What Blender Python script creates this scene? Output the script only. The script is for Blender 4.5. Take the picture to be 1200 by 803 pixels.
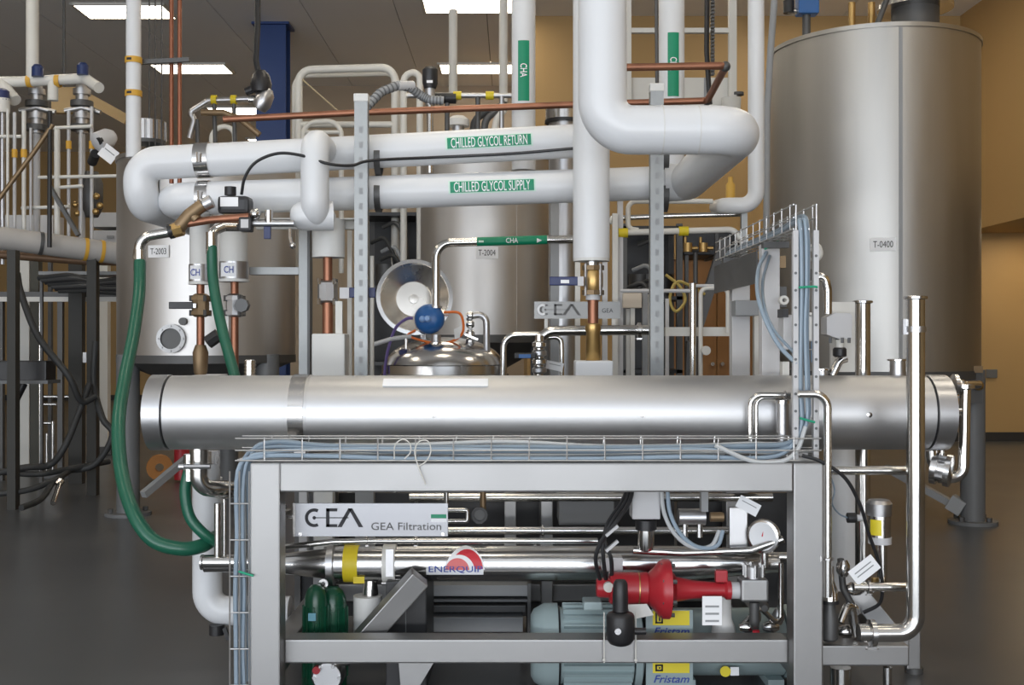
import bpy, bmesh, math, random
from mathutils import Vector, Matrix, Quaternion
random.seed(7)
for o in list(bpy.data.objects): bpy.data.objects.remove(o)
SC = bpy.context.scene
COL = SC.collection
F = 1300.0; CH = 1.3                       # focal length in pixels (1200 wide frame), eye height
# ---------------------------------------------------------------- camera, world, light, exposure
cam = bpy.data.objects.new('camera', bpy.data.cameras.new('camera')); COL.objects.link(cam)
cam.location = (0, 0, CH); cam.rotation_euler = (math.pi/2, 0, 0)
cam.data.sensor_width = 36; cam.data.lens = 36*F/1200; cam.data.clip_start = .05; cam.data.clip_end = 200
SC.camera = cam
w = bpy.data.worlds.new('world'); SC.world = w; w.use_nodes = True
w.node_tree.nodes['Background'].inputs[0].default_value = (.75, .86, 1, 1)
w.node_tree.nodes['Background'].inputs[1].default_value = 1.0
def area(name, loc, rot, sx, sy, power, col):
    L = bpy.data.lights.new(name, 'AREA'); L.shape = 'RECTANGLE'; L.size = sx; L.size_y = sy
    L.energy = power; L.color = col
    o = bpy.data.objects.new(name, L); o.location = loc; o.rotation_euler = rot; COL.objects.link(o); return o
# daylight coming in through the open roll-up door behind the photographer
area('door_daylight', (-4.0, -5.95, 2.55), (math.pi/2, 0, 0), 16.6, 4.3, 470, (.82, .90, 1.0))
# fill light added in the doorway, tilted up to brighten the ceiling
area('ceiling_fill', (-4.0, -5.9, .7), (math.radians(132), 0, 0), 16.6, 1.0, 620, (.98, .97, .96))
SC.view_settings.view_transform = 'Standard'; SC.view_settings.look = 'None'
SC.view_settings.exposure = -0.1; SC.view_settings.gamma = 1; SC.view_settings.use_curve_mapping = False
# ---------------------------------------------------------------- helpers
def P(px, py, d): return Vector(((px-600)/F*d, d, CH-(py-401.5)/F*d))
def X(px, d): return (px-600)/F*d
def Z(py, d): return CH-(py-401.5)/F*d
def S(n, d): return n/F*d
def V(p): return P(*p) if not isinstance(p, Vector) else p
def perp(a):
    a = a.normalized(); t = Vector((0, 0, 1)) if abs(a.z) < .9 else Vector((1, 0, 0))
    u = a.cross(t).normalized(); return u, a.cross(u).normalized()
AX = {'x': Vector((1, 0, 0)), 'y': Vector((0, 1, 0)), 'z': Vector((0, 0, 1))}
def axis(a): return AX[a].copy() if isinstance(a, str) else Vector(a).normalized()
def fillet(pts, br, n=6):
    out = [pts[0]]
    for i in range(1, len(pts)-1):
        p, a, b = pts[i], pts[i-1]-pts[i], pts[i+1]-pts[i]
        la, lb = a.length, b.length
        if la < 1e-6 or lb < 1e-6: continue
        a, b = a/la, b/lb; ang = a.angle(b)
        if ang > 3.1: out.append(p); continue
        t = min(br/math.tan(ang/2), la*.49, lb*.49); r = t*math.tan(ang/2)
        c = p+(a+b).normalized()*(r/math.sin(ang/2)); s, e = p+a*t-c, p+b*t-c
        q = s.rotation_difference(e)
        for k in range(n+1): out.append(c+Quaternion().slerp(q, k/n) @ s)
    return out+[pts[-1]]
def smooth(pts, n=6):                       # Catmull-Rom curve through the points
    p = [V(q) for q in pts]; p = [p[0]*2-p[1]]+p+[p[-1]*2-p[-2]]; out = []
    for i in range(1, len(p)-2):
        for k in range(n):
            t = k/n; out.append(.5*((2*p[i])+(p[i+1]-p[i-1])*t+(2*p[i-1]-5*p[i]+4*p[i+1]-p[i+2])*t*t+(3*p[i]-p[i-1]-3*p[i+1]+p[i+2])*t**3))
    return out+[p[-2]]
class M:
    def __init__(s): s.v = []; s.f = []
    def add(s, vs, fs):
        n = len(s.v); s.v += [Vector(q) for q in vs]; s.f += [tuple(i+n for i in f) for f in fs]; return s
    def box(s, x0, x1, y0, y1, z0, z1):
        vs = [(x, y, z) for x in (x0, x1) for y in (y0, y1) for z in (z0, z1)]
        return s.add(vs, [(0, 1, 3, 2), (4, 6, 7, 5), (0, 4, 5, 1), (2, 3, 7, 6), (0, 2, 6, 4), (1, 5, 7, 3)])
    def bxp(s, px0, px1, py0, py1, d0, d1):      # box whose front face covers those pixels at distance d0
        return s.box(X(px0, d0), X(px1, d0), d0, d1, Z(py1, d0), Z(py0, d0))
    def bar(s, p, q, wd, ht, up=None):            # square bar from p to q
        p, q = V(p), V(q); a = (q-p).normalized()
        up = Vector(up) if up is not None else (Vector((0, 0, 1)) if abs(a.z) < .95 else Vector((0, 1, 0)))
        u = a.cross(up).normalized(); n = u.cross(a).normalized()
        vs = [e+u*i*wd/2+n*j*ht/2 for e in (p, q) for i, j in ((-1, -1), (1, -1), (1, 1), (-1, 1))]
        return s.add(vs, [(3, 2, 1, 0), (4, 5, 6, 7), (0, 1, 5, 4), (1, 2, 6, 5), (2, 3, 7, 6), (3, 0, 4, 7)])
    def pipe(s, pts, r, br=0, seg=14, n=6, cap=True):
        pts = [V(p) for p in pts]
        if br: pts = fillet(pts, br, n)
        q = [pts[0]]
        for p in pts[1:]:
            if (p-q[-1]).length > 1e-5: q.append(p)
        pts = q; N = len(pts); vs = []; fs = []
        tan = [((pts[min(i+1, N-1)]-pts[i]).normalized()+(pts[i]-pts[max(i-1, 0)]).normalized()).normalized() for i in range(N)]
        u, _ = perp(tan[0])
        for i in range(N):
            if i: u = tan[i-1].rotation_difference(tan[i]) @ u
            b = tan[i].cross(u)
            rr = r[i] if isinstance(r, (list, tuple)) else r
            for k in range(seg):
                a = 2*math.pi*k/seg; vs.append(pts[i]+(u*math.cos(a)+b*math.sin(a))*rr)
        for i in range(N-1):
            for k in range(seg):
                fs.append((i*seg+k, i*seg+(k+1) % seg, (i+1)*seg+(k+1) % seg, (i+1)*seg+k))
        if cap: fs += [tuple(range(seg-1, -1, -1)), tuple(range((N-1)*seg, N*seg))]
        return s.add(vs, fs)
    def lathe(s, o, ax, prof, seg=24):             # profile of (distance along axis, radius)
        o = V(o); a = axis(ax); u, b = perp(a); vs = []; fs = []; n = len(prof)
        for t, r in prof:
            for k in range(seg):
                g = 2*math.pi*k/seg; vs.append(o+a*t+(u*math.cos(g)+b*math.sin(g))*max(r, 1e-5))
        for i in range(n-1):
            for k in range(seg): fs.append((i*seg+k, i*seg+(k+1) % seg, (i+1)*seg+(k+1) % seg, (i+1)*seg+k))
        fs += [tuple(range(seg-1, -1, -1)), tuple(range((n-1)*seg, n*seg))]
        return s.add(vs, fs)
    def cyl(s, o, ax, l, r, seg=16): return s.lathe(o, ax, [(-l/2, r), (l/2, r)], seg)
    def ring(s, o, ax, l, r, r2, seg=20):           # open band
        o = V(o); a = axis(ax); u, b = perp(a); vs = []; fs = []; pr = [(-l/2, r), (-l/2, r2), (l/2, r2), (l/2, r)]
        for t, q in pr: vs += [o+a*t+(u*math.cos(2*math.pi*k/seg)+b*math.sin(2*math.pi*k/seg))*q for k in range(seg)]
        for i in range(4):
            j = (i+1) % 4; fs += [(i*seg+k, i*seg+(k+1) % seg, j*seg+(k+1) % seg, j*seg+k) for k in range(seg)]
        return s.add(vs, fs)
    def ball(s, o, r, seg=12):
        return s.lathe(o, 'z', [(-r*math.cos(math.pi*i/8), r*math.sin(math.pi*i/8)) for i in range(9)], seg)
    def prism(s, poly, vec):
        poly = [V(p) for p in poly]; vec = Vector(vec); n = len(poly)
        return s.add(poly+[p+vec for p in poly], [tuple(range(n)), tuple(range(2*n-1, n-1, -1))] +
                     [(i, i+n, (i+1) % n+n, (i+1) % n) for i in range(n)])
    def patch(s, o, ax, t0, t1, r, a0, a1, th=.0015, n=8, ref=(0, -1, 0)):
        # sheet bent round the axis; angles in degrees from ref
        o = V(o); a = axis(ax); u = Vector(ref); u = (u-a*u.dot(a)).normalized(); b = a.cross(u); vs = []; fs = []
        for rr in (r, r+th):
            for i in range(n+1):
                g = math.radians(a0+(a1-a0)*i/n)
                for t in (t0, t1): vs.append(o+a*t+(u*math.cos(g)+b*math.sin(g))*rr)
        m = 2*(n+1)
        for i in range(n):
            k = 2*i; fs += [(k, k+2, k+3, k+1), (m+k, m+k+1, m+k+3, m+k+2), (k, m+k, m+k+2, k+2), (k+1, k+3, m+k+3, m+k+1)]
        fs += [(0, 1, m+1, m), (m-2, 2*m-2, 2*m-1, m-1)]
        return s.add(vs, fs)
    def mesh(s, name, bevel=0, smooth=True):
        me = bpy.data.meshes.new(name); me.from_pydata([tuple(p) for p in s.v], [], s.f)
        bm = bmesh.new(); bm.from_mesh(me)
        bmesh.ops.recalc_face_normals(bm, faces=bm.faces)
        if bevel:
            es = [e for e in bm.edges if len(e.link_faces) == 2 and e.calc_face_angle(0) > 1.0]
            bmesh.ops.bevel(bm, geom=es, offset=bevel, segments=2, profile=.6, affect='EDGES', clamp_overlap=True)
        bm.to_mesh(me); bm.free()
        if smooth and not bevel:
            me.polygons.foreach_set('use_smooth', [True]*len(me.polygons)); me.set_sharp_from_angle(angle=math.radians(38))
        return me
# ---------------------------------------------------------------- materials (all procedural)
MT = {}
def mat(name, c=(.5, .5, .5), rough=.5, metal=0, var=.08, scale=6, stretch=(1, 1, 1), bump=0, rvar=.08, emit=0, spec=.5, bscale=None):
    if name in MT: return MT[name]
    m = bpy.data.materials.new(name); m.use_nodes = True; nt = m.node_tree; N = nt.nodes; L = nt.links
    b = N['Principled BSDF']; b.inputs['Metallic'].default_value = metal; b.inputs['Specular IOR Level'].default_value = spec
    tc = N.new('ShaderNodeTexCoord'); mp = N.new('ShaderNodeMapping'); mp.inputs['Scale'].default_value = stretch
    L.new(tc.outputs['Object'], mp.inputs[0])
    nz = N.new('ShaderNodeTexNoise'); nz.inputs['Scale'].default_value = scale; nz.inputs['Detail'].default_value = 5
    L.new(mp.outputs[0], nz.inputs['Vector'])
    mx = N.new('ShaderNodeMix'); mx.data_type = 'RGBA'
    mx.inputs['A'].default_value = (*[q*(1-var) for q in c], 1); mx.inputs['B'].default_value = (*[min(1, q*(1+var)) for q in c], 1)
    L.new(nz.outputs[0], mx.inputs['Factor']); L.new(mx.outputs['Result'], b.inputs['Base Color'])
    mr = N.new('ShaderNodeMapRange'); mr.inputs[3].default_value = max(.02, rough-rvar); mr.inputs[4].default_value = min(1, rough+rvar)
    L.new(nz.outputs[0], mr.inputs[0]); L.new(mr.outputs[0], b.inputs['Roughness'])
    if bump:
        n2 = nz
        if bscale:
            n2 = N.new('ShaderNodeTexNoise'); n2.inputs['Scale'].default_value = bscale; L.new(mp.outputs[0], n2.inputs['Vector'])
        bp = N.new('ShaderNodeBump'); bp.inputs['Strength'].default_value = bump; bp.inputs['Distance'].default_value = .01
        L.new(n2.outputs[0], bp.inputs['Height']); L.new(bp.outputs[0], b.inputs['Normal'])
    if emit:
        b.inputs['Emission Color'].default_value = (*c, 1); b.inputs['Emission Strength'].default_value = emit
    MT[name] = m; return m
steel = mat('polished_steel', (.62, .61, .60), .2, 1, .06, 5)
tube = mat('sanitary_tube_steel', (.66, .65, .63), .16, 1, .05, 5)
satin = mat('satin_steel', (.52, .52, .53), .38, 1, .07, 4, (.3, 3, 3))
shellm = mat('brushed_shell_steel', (.60, .60, .605), .47, 1, .10, 3, (.5, 2, 2), .02)
frame = mat('bead_blasted_steel', (.335, .333, .332), .46, 1, .07, 4, (1, 1, 1), .02)
galv = mat('galvanised_strut', (.34, .35, .35), .5, .8, .16, 22)
wirem = mat('zinc_wire', (.66, .66, .66), .35, .9, .08, 12)
white = mat('white_pvc_insulation', (.74, .755, .775), .34, 0, .03, 3, (1, 1, 1), .02)
whited = mat('scuffed_white_insulation', (.70, .70, .68), .5, 0, .08, 5, (1, 1, 1), .03)
paintw = mat('white_painted_steel', (.68, .67, .63), .45, 0, .04, 4)
copper = mat('copper_pipe', (.34, .155, .095), .44, .8, .35, 9)
brass = mat('brass', (.50, .33, .13), .36, .9, .2, 14)
bronze = mat('bronze_casting', (.27, .19, .11), .5, .7, .2, 20, (1, 1, 1), .1)
green = mat('green_pipe_marker', (.0, .26, .13), .45, 0, .06, 10)
mint = mat('pale_marker_edge', (.62, .82, .72), .5, 0, .04, 10)
hoseg = mat('green_rubber_hose', (.012, .105, .062), .34, 0, .1, 12)
black = mat('black_plastic', (.018, .018, .02), .42, 0, .1, 12)
rubber = mat('dark_rubber', (.035, .036, .036), .6, 0, .15, 8)
darkst = mat('dark_steel', (.11, .11, .11), .5, .5, .2, 6)
dgrey = mat('dark_grey_paint', (.14, .145, .15), .5, 0, .1, 6)
mgrey = mat('mid_grey_paint', (.30, .31, .32), .5, 0, .08, 6)
lgrey = mat('light_grey_paint', (.56, .56, .57), .45, 0, .04, 5)
cableb = mat('blue_grey_cable', (.30, .38, .46), .4, 0, .08, 9)
cableg = mat('pale_grey_cable', (.52, .54, .55), .45, 0, .06, 9)
cabled = mat('slate_grey_cable', (.22, .28, .34), .4, 0, .08, 9)
bluem = mat('blue_actuator_paint', (.02, .12, .36), .35, 0, .08, 7)
navy = mat('navy_lever_grip', (.01, .02, .10), .4, 0, .08, 7)
bluec = mat('blue_column_paint', (.02, .055, .20), .5, 0, .06, 3)
red = mat('red_cast_paint', (.42, .02, .03), .36, 0, .1, 9, (1, 1, 1), .05)
teal = mat('grey_green_motor_paint', (.31, .39, .40), .42, 0, .05, 6)
dgreen = mat('dark_green_motor_paint', (.006, .07, .035), .3, 0, .1, 6)
yellow = mat('yellow_tape', (.70, .55, .02), .5, 0, .08, 10)
ylab = mat('yellow_label', (.78, .64, .03), .5, 0, .04, 10)
paper = mat('white_tag_paper', (.88, .89, .91), .55, 0, .02, 10)
ink = mat('black_ink', (.02, .02, .025), .6, 0, 0, 5)
blueink = mat('blue_ink', (.03, .06, .32), .5, 0, 0, 5)
redink = mat('red_ink', (.62, .03, .05), .5, 0, .05, 5)
orange = mat('orange_tube', (.75, .17, .03), .45, 0, .08, 10)
tankr = mat('tank_mill_steel', (.46, .45, .43), .42, 1, .13, 1.6, (4, 4, .45), .02)
tankl = mat('satin_tank_steel', (.60, .585, .57), .46, 1, .1, 1.6, (4, 4, .6), .02)
lidm = mat('bright_spun_lid', (.80, .76, .70), .26, 1, .05, 8)
floorm = mat('grey_epoxy_floor', (.072, .076, .083), .3, 0, .1, 1.2, (1, 1, 1), .004, .05)
ceilm = mat('painted_ceiling_board', (.84, .835, .83), .8, 0, .03, 1)
seamm = mat('ceiling_seam', (.35, .34, .33), .9, 0, .05, 2)
wallm = mat('tan_wall_paint', (.46, .30, .125), .6, 0, .04, 1.2)
wallw = mat('beige_wall_paint', (.44, .36, .27), .7, 0, .04, 1.2)
basem = mat('dark_cove_base', (.03, .028, .026), .6, 0, .1, 3)
doorm = mat('brown_wood_door', (.30, .15, .055), .45, 0, .12, 3, (6, 6, .6))
lampm = mat('lit_troffer_diffuser', (1.0, .90, .74), .6, 0, 0, 5, emit=13)
# ---------------------------------------------------------------- object helpers
def setp(o, label=None, cat=None, group=None, kind=None):
    for k, v in (('label', label), ('category', cat), ('group', group), ('kind', kind)):
        if v: o[k] = v
    return o
def T(name, label, cat, group=None):
    o = bpy.data.objects.new(name, None); o.empty_display_size = .05; COL.objects.link(o); return setp(o, label, cat, group)
def pt(name, mb, m, parent=None, bevel=0, label=None):
    me = mb if isinstance(mb, bpy.types.Mesh) else mb.mesh(name, bevel)
    if not me.materials: me.materials.append(m)
    o = bpy.data.objects.new(name, me); COL.objects.link(o)
    if parent: o.parent = parent
    if label: o['label'] = label
    return o
def one(name, mb, m, label, cat, group=None, bevel=0): return setp(pt(name, mb, m, None, bevel), label, cat, group)
def struct(name, mb, m, parent=None, bevel=0):
    o = pt(name, mb, m, parent, bevel)
    if not parent: o['kind'] = 'structure'
    return o
def dup(o, off=(0, 0, 0), label=None, parent=None):
    c = o.copy(); COL.objects.link(c); c.parent = parent
    if parent is None: c.location = o.location+Vector(off)
    if label: c['label'] = label
    for ch in [q for q in bpy.data.objects if q.parent == o]: dup(ch, parent=c)
    return c
_fc = {}
def textmesh(txt, shear=0, bold=0, fine=False):
    k = (txt, shear, bold, fine)
    if k not in _fc:
        cu = bpy.data.curves.new('t', 'FONT'); cu.body = txt; cu.shear = shear; cu.offset = bold
        cu.align_x = 'CENTER'; cu.align_y = 'CENTER'; cu.resolution_u = 3
        o = bpy.data.objects.new('t', cu); COL.objects.link(o)
        dg = bpy.context.evaluated_depsgraph_get(); me = bpy.data.meshes.new_from_object(o.evaluated_get(dg))
        bm = bmesh.new(); bm.from_mesh(me); bmesh.ops.triangulate(bm, faces=bm.faces)
        if fine: bmesh.ops.subdivide_edges(bm, edges=[e for e in bm.edges if e.calc_length() > .15], cuts=5, use_grid_fill=True)
        bm.to_mesh(me); bm.free()
        vs = [v.co.copy() for v in me.vertices]; fs = [tuple(p.vertices) for p in me.polygons]
        bpy.data.objects.remove(o); bpy.data.curves.remove(cu); bpy.data.meshes.remove(me)
        xs = [v.x for v in vs]; ys = [v.y for v in vs]; cx, cy = (min(xs)+max(xs))/2, (min(ys)+max(ys))/2
        _fc[k] = ([(v.x-cx, v.y-cy) for v in vs], fs, max(xs)-min(xs), max(ys)-min(ys))
    return _fc[k]
def text(txt, o, wd, ht, m, parent, right=(1, 0, 0), up=(0, 0, 1), shear=0, bold=0, bend=None, name='lettering'):
    vs, fs, tw, th = textmesh(txt, shear, bold, bool(bend)); o = V(o); r, u = Vector(right).normalized(), Vector(up).normalized()
    n = r.cross(u); sx, sy = wd/tw, ht/th; out = []
    for x, y in vs:
        x *= sx; y *= sy
        if bend:                                     # wrap round a cylinder of radius bend whose axis lies along 'right'
            g = y/bend; out.append(o+r*x+u*(bend*math.sin(g))-n*(bend*(1-math.cos(g))))
        else: out.append(o+r*x+u*y)
    me = bpy.data.meshes.new(name); me.from_pydata([tuple(q) for q in out], [], fs); me.materials.append(m)
    ob = bpy.data.objects.new(name, me); COL.objects.link(ob); ob.parent = parent; return ob
def bolts(parent, o, ax, R, n, r, l, m, a0=0, name='bolt'):
    o = V(o); a = axis(ax); u, b = perp(a)
    for k in range(n):
        g = a0+2*math.pi*k/n; pt(name, M().cyl(o+(u*math.cos(g)+b*math.sin(g))*R, a, l, r, 6), m, parent)
def clamp(parent, o, ax, r, m=None):                 # sanitary clamp with wing nut
    o = V(o); a = axis(ax); u, b = perp(a); l = r*.9
    q = M().lathe(o, a, [(-l*.5, r*1.05), (-l*.3, r*1.5), (l*.3, r*1.5), (l*.5, r*1.05)], 18)
    c = pt('clamp', q, m or steel, parent)
    e = o+b*r*1.7
    pt('wing_nut', M().bar(e-a*r*.5, e+a*r*.5, r*.35, r*.35).cyl(e, a, r*1.5, r*.16, 6), m or steel, c); return c
# ================================================================ THE ROOM
HC = 5.6
struct('floor', M().box(-13.2, 9.2, -6.2, 25.2, -.12, 0), floorm)
cl = struct('ceiling', M().box(-13.2, 9.2, -6.2, 25.2, HC+.02, HC+.2), seamm)
x = -13.2
while x < 9.1:
    pt('ceiling_board', M().box(x+.006, min(9.2, x+1.17)-.006, -6.2, 25.2, HC, HC+.03), ceilm, cl); x += 1.17
struct('wall_left', M().box(-13.2, -13, -6, 25, 0, HC), wallw)
struct('wall_back_left', M().box(-13, -3.97, 25, 25.2, 0, HC), wallm)
struct('wall_back', M().box(-4.05, .2, 18.6, 18.75, 0, HC), wallw)
struct('wall_side_left', M().box(-4.1, -3.97, 18.75, 25, 0, HC), wallw)
struct('wall_side_center', M().box(.2, .32, 14.75, 18.6, 0, HC), wallm)
struct('wall_back_right', M().box(.2, 9, 14.6, 14.75, 0, HC), wallm)
struct('wall_right', M().box(9, 9.2, -6, 14.75, 0, HC), wallm)
struct('wall_upper_right', M().box(5.9, 9, -6, 14.6, 2.74, HC), wallm)
struct('baseboard_back', M().box(.33, 9, 14.585, 14.6, 0, .12), basem)
struct('baseboard_left', M().box(-13, -4.1, 24.985, 25, 0, .12), basem)
wf = struct('wall_front', M().box(-13, -12.4, -6.2, -6, 0, HC).box(4.4, 9, -6.2, -6, 0, HC).box(-12.4, 4.4, -6.2, -6, 4.75, HC), wallw)
struct('trim_1', M().box(6.93, 6.97, 14.56, 14.6, 0, 2.74), basem)
one('wall_outlet', M().bxp(1156, 1169, 433, 443, 14.575, 14.6), dgrey, 'small dark double outlet plate low on the tan wall', 'outlet', bevel=.006)
dlm = mat('lit_downlight', (1.0, .80, .52), .6, 0, 0, 5, emit=110)
for x_, y_, lb_ in ((6.6, 13.9, 'nearest the tall tank'), (7.9, 13.9, 'added out of view by the end wall to brighten the alcove'), (6.9, 12.6, 'added out of view over the mouth to brighten the alcove')):  # the last two are added unseen lamps that brighten the tan wall
    s = T('recess_light', 'round lit downlight in the alcove soffit '+lb_, 'light', 'alcove downlights')
    pt('lamp_disc', M().cyl(Vector((x_, y_, 2.73)), 'z', .02, .09), dlm, s); pt('trim_ring', M().ring(Vector((x_, y_, 2.73)), 'z', .026, .09, .115), paintw, s)
d_ = T('utility_door', 'brown double wooden door in the tan back wall behind the pipework', 'door')
for x0_ in (2.08, 2.69): pt('door_leaf', M().box(x0_, x0_+.6, 14.54, 14.59, .02, 2.38), doorm, d_, .005)
pt('door_frame', M().box(1.98, 2.07, 14.5, 14.6, 0, 2.48).box(3.3, 3.4, 14.5, 14.6, 0, 2.48).box(1.98, 3.4, 14.5, 14.6, 2.39, 2.48), wallm, d_)
for x0_ in (2.62, 2.75): pt('door_handle', M().cyl(Vector((x0_, 14.51, 1.02)), 'y', .06, .025), steel, d_)
# ceiling troffers
tl = T('ceiling_light', 'lit ceiling troffer cut by the white pipe with orange bands', 'ceiling light', 'ceiling troffers')
LX, LY = -5.0, 14.35
pt('diffuser', M().box(LX-.56, LX+.56, LY-.28, LY+.28, HC-.02, HC-.004), lampm, tl)
fr = M()
for a_, b_ in ((-.6, -.56), (.56, .6)): fr.box(LX+a_, LX+b_, LY-.32, LY+.32, HC-.03, HC)
for a_, b_ in ((-.32, -.28), (.28, .32)): fr.box(LX-.6, LX+.6, LY+a_, LY+b_, HC-.03, HC)
pt('light_frame', fr, paintw, tl)
for lx in (-5.0, -.55, 3.6):
    for ly in (1.9, 5.0, 8.1, 11.2, 14.1 if lx < 3 else 13.2, 17.35, 20.5, 23.6):  # the nearer rows are unseen repeats, kept for the light they give
        if (lx, ly) == (-5.0, 14.1): continue
        if ly > 15 and lx > 0: continue
        if ly > 18 and lx > -4: continue
        dup(tl, (lx-LX, ly-LY, 0), {(-5.0, 17.35): 'lit ceiling troffer behind the two dark copper risers', (-5.0, 20.5): 'lit ceiling troffer showing between the vent tubes and the blue column',
            (-5.0, 23.6): 'distant lit ceiling troffer glimpsed through the far left pipe rack', (-.55, 14.1): 'lit ceiling troffer above the slim cream pipes', (-.55, 17.35): 'lit ceiling troffer crossed by a slim cream pipe'}.get((lx, ly), 'unseen flush troffer repeating the ceiling grid over the skid and tanks, kept for its light'))
# blue building column
c_ = T('building_column', 'blue painted steel column behind the white handrail', 'column')
q = M(); d = 14.9; x0, x1 = X(300, d), X(335, d)
q.box(x0, x1, d, d+.02, 0, HC-.01); q.box(x0, x1, d+.28, d+.3, 0, HC-.01); q.box((x0+x1)/2-.01, (x0+x1)/2+.01, d+.02, d+.28, 0, HC-.01)
pt('web_and_flanges', q, bluec, c_); pt('base_plate', M().box(x0-.08, x1+.08, d-.08, d+.38, 0, .03), bluec, c_)
pt('cap_plate', M().box(x0-.05, x1+.05, d-.05, d+.35, HC-.03, HC), bluec, c_)
# ================================================================ TANKS
def tank(cx, cy, R, z0, z1, m, label, tagtxt, tagp, legs, name='storage_tank', cone=.25, seam=None, top=None):
    t = T(name, label, 'tank')
    sh = pt('shell', M().lathe((cx, cy, 0) and Vector((cx, cy, 0)), 'z', [(z0, R), (z0+.005, R+.004), (z1-.012, R+.004), (z1, R-.01)], 72), m, t)
    dome = [(z1-.012, R)]+[(z1+top*math.sin(k*math.pi/10), R*math.cos(k*math.pi/10)) for k in range(1, 6)] if top else [(z1-.002, R*.985), (z1+.06, R*.6), (z1+.1, .02)]
    pt('top_head', M().lathe(Vector((cx, cy, 0)), 'z', dome, 64), m, t)
    pt('bottom_cone', M().lathe(Vector((cx, cy, 0)), 'z', [(z0-cone, .08), (z0, R*.97)], 48), darkst, t)
    pt('rim_band', M().ring(Vector((cx, cy, z1-.02)), 'z', .03, R, R+.014, 72), m, t)
    pt('base_band', M().ring(Vector((cx, cy, z0+.03)), 'z', .06, R, R+.008, 72), darkst, t)
    if seam is not None:
        pt('shell_seam', M().patch(Vector((cx, cy, 0)), 'z', z0+.06, z1-.04, R+.004, seam, seam+1.8, .005, 3), mgrey if R > .7 else m, t)
    for ang in legs:
        g = math.radians(ang); px, py = cx+math.sin(g)*R*.93, cy-math.cos(g)*R*.93
        l = pt('leg', M().cyl(Vector((px, py, (z0+.08)/2)), 'z', z0+.08-.03, .085, 20), dgrey, t)
        pt('foot_plate', M().cyl(Vector((px, py, .012)), 'z', .024, .17, 24), dgrey, l)
        bolts(l, Vector((px, py, .04)), 'z', .13, 4, .02, .03, darkst, .6)
    v, a_ = tagp                                  # height and angle of the tag
    g = math.radians(a_); n = Vector((math.sin(g), -math.cos(g), 0)); rt = Vector((math.cos(g), math.sin(g), 0))
    o = Vector((cx, cy, v))+n*(R+.012)
    tg = pt('tank_tag', M().prism([o+rt*i*.085+Vector((0, 0, j*.045)) for i, j in ((-1, -1), (1, -1), (1, 1), (-1, 1))], -n*.006), paper, t)
    text(tagtxt, o+n*.002, .13, .045, ink, tg, rt)
    return t
tR = tank(2.70, 8.3, .745, 1.04, 3.49, tankr, 'tall bare steel storage tank with seam standing by the tan wall', 'T-0400', (1.97, -13), (62, -62, 180), seam=-5, cone=.2)
# brackets on the right tank's leg
tL = tank(-2.40, 8.75, .675, 1.145, 2.72, tankl, 'squat satin steel tank with round sight port below the glycol elbows', 'T-2003', (1.965, -15), (-52, 60, 180), seam=None)
tC = tank(-.20, 9.0, .535, 1.30, 2.78, tankl, 'pale steel tank standing behind the open domed lid', 'T-2004', (1.985, 1), (-60, 60, 180), seam=26)
def port(t, p, r, m1=frame):
    a = Vector((0, -1, 0)); o = V(p)
    q = pt('sight_port', M().ring(o, 'y', .05, r*.72, r, 28), m1, t)
    pt('port_glass', M().cyl(o+Vector((0, .01, 0)), 'y', .03, r*.73, 24), darkst, q)
    bolts(q, o-Vector((0, .02, 0)), 'y', r*.86, 8, r*.07, .03, m1)
port(tL, (201, 397, 8.06), .105)
pt('thermowell', M().cyl(P(217, 377, 8.1), 'y', .14, .028), darkst, tL)
for i, (x_, dd) in enumerate(((300, 8.3), (180, 8.3))):
    pass
# fittings on top of the right tank
s = T('tank_manway', 'round steel manway hatch on top of the tall bare tank', 'manway')
pt('neck', M().cyl(Vector((2.98, 8.2, 3.66)), 'z', .2, .17), darkst, s); pt('cover', M().lathe(Vector((2.98, 8.2, 3.76)), 'z', [(0, .27), (.03, .27), (.06, .2), (.08, 0)], 32), steel, s)
bolts(s, Vector((2.98, 8.2, 3.79)), 'z', .235, 8, .015, .05, steel)
s = T('tank_instrument', 'small instrument with blue housing on top of the tall bare tank', 'instrument')
a0 = P(945, 13, 8.15); pt('mount_stub', M().cyl(a0+Vector((0, 0, -.12)), 'z', .22, .03), darkst, s)
pt('housing', M().box(a0.x-.07, a0.x+.08, a0.y-.06, a0.y+.06, a0.z-.03, a0.z+.1), bluem, s, .01)
pt('terminal_head', M().cyl(a0+Vector((-.13, 0, .03)), 'z', .09, .04), black, s); pt('side_stub', M().cyl(a0+Vector((-.1, 0, .0)), 'x', .08, .02), steel, s)
one('tank_conduit', M().pipe([Vector((2.55, 7.75, 3.52)), Vector((2.62, 7.75, 3.7)), Vector((2.72, 7.8, 3.85)), Vector((2.72, 7.9, 4.6))], .02, .1), darkst, 'dark flexible conduit rising off the tall tank top', 'conduit')
for dx, lb_ in ((0, 'beside the blue instrument'), (.07, 'beside the manway hatch')): one('vent_stub', M().cyl(Vector((2.42+dx*2, 7.9, 3.62)), 'z', .2, .025), brass, 'brass stub valve on the tall tank top '+lb_, 'valve', 'brass stubs on the tall tank')
# tank leg hardware on the right
s = T('tank_leg_brace', 'diagonal grey brace between the feet of the tall tank', 'brace')
pt('brace_rod', M().bar(P(1038, 548, 8.4), P(1118, 592, 8.0), .05, .05), mgrey, s); pt('sleeve', M().bar(P(1113, 587, 8.02), P(1129, 597, 7.97), .1, .11), mgrey, s, .005)
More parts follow.
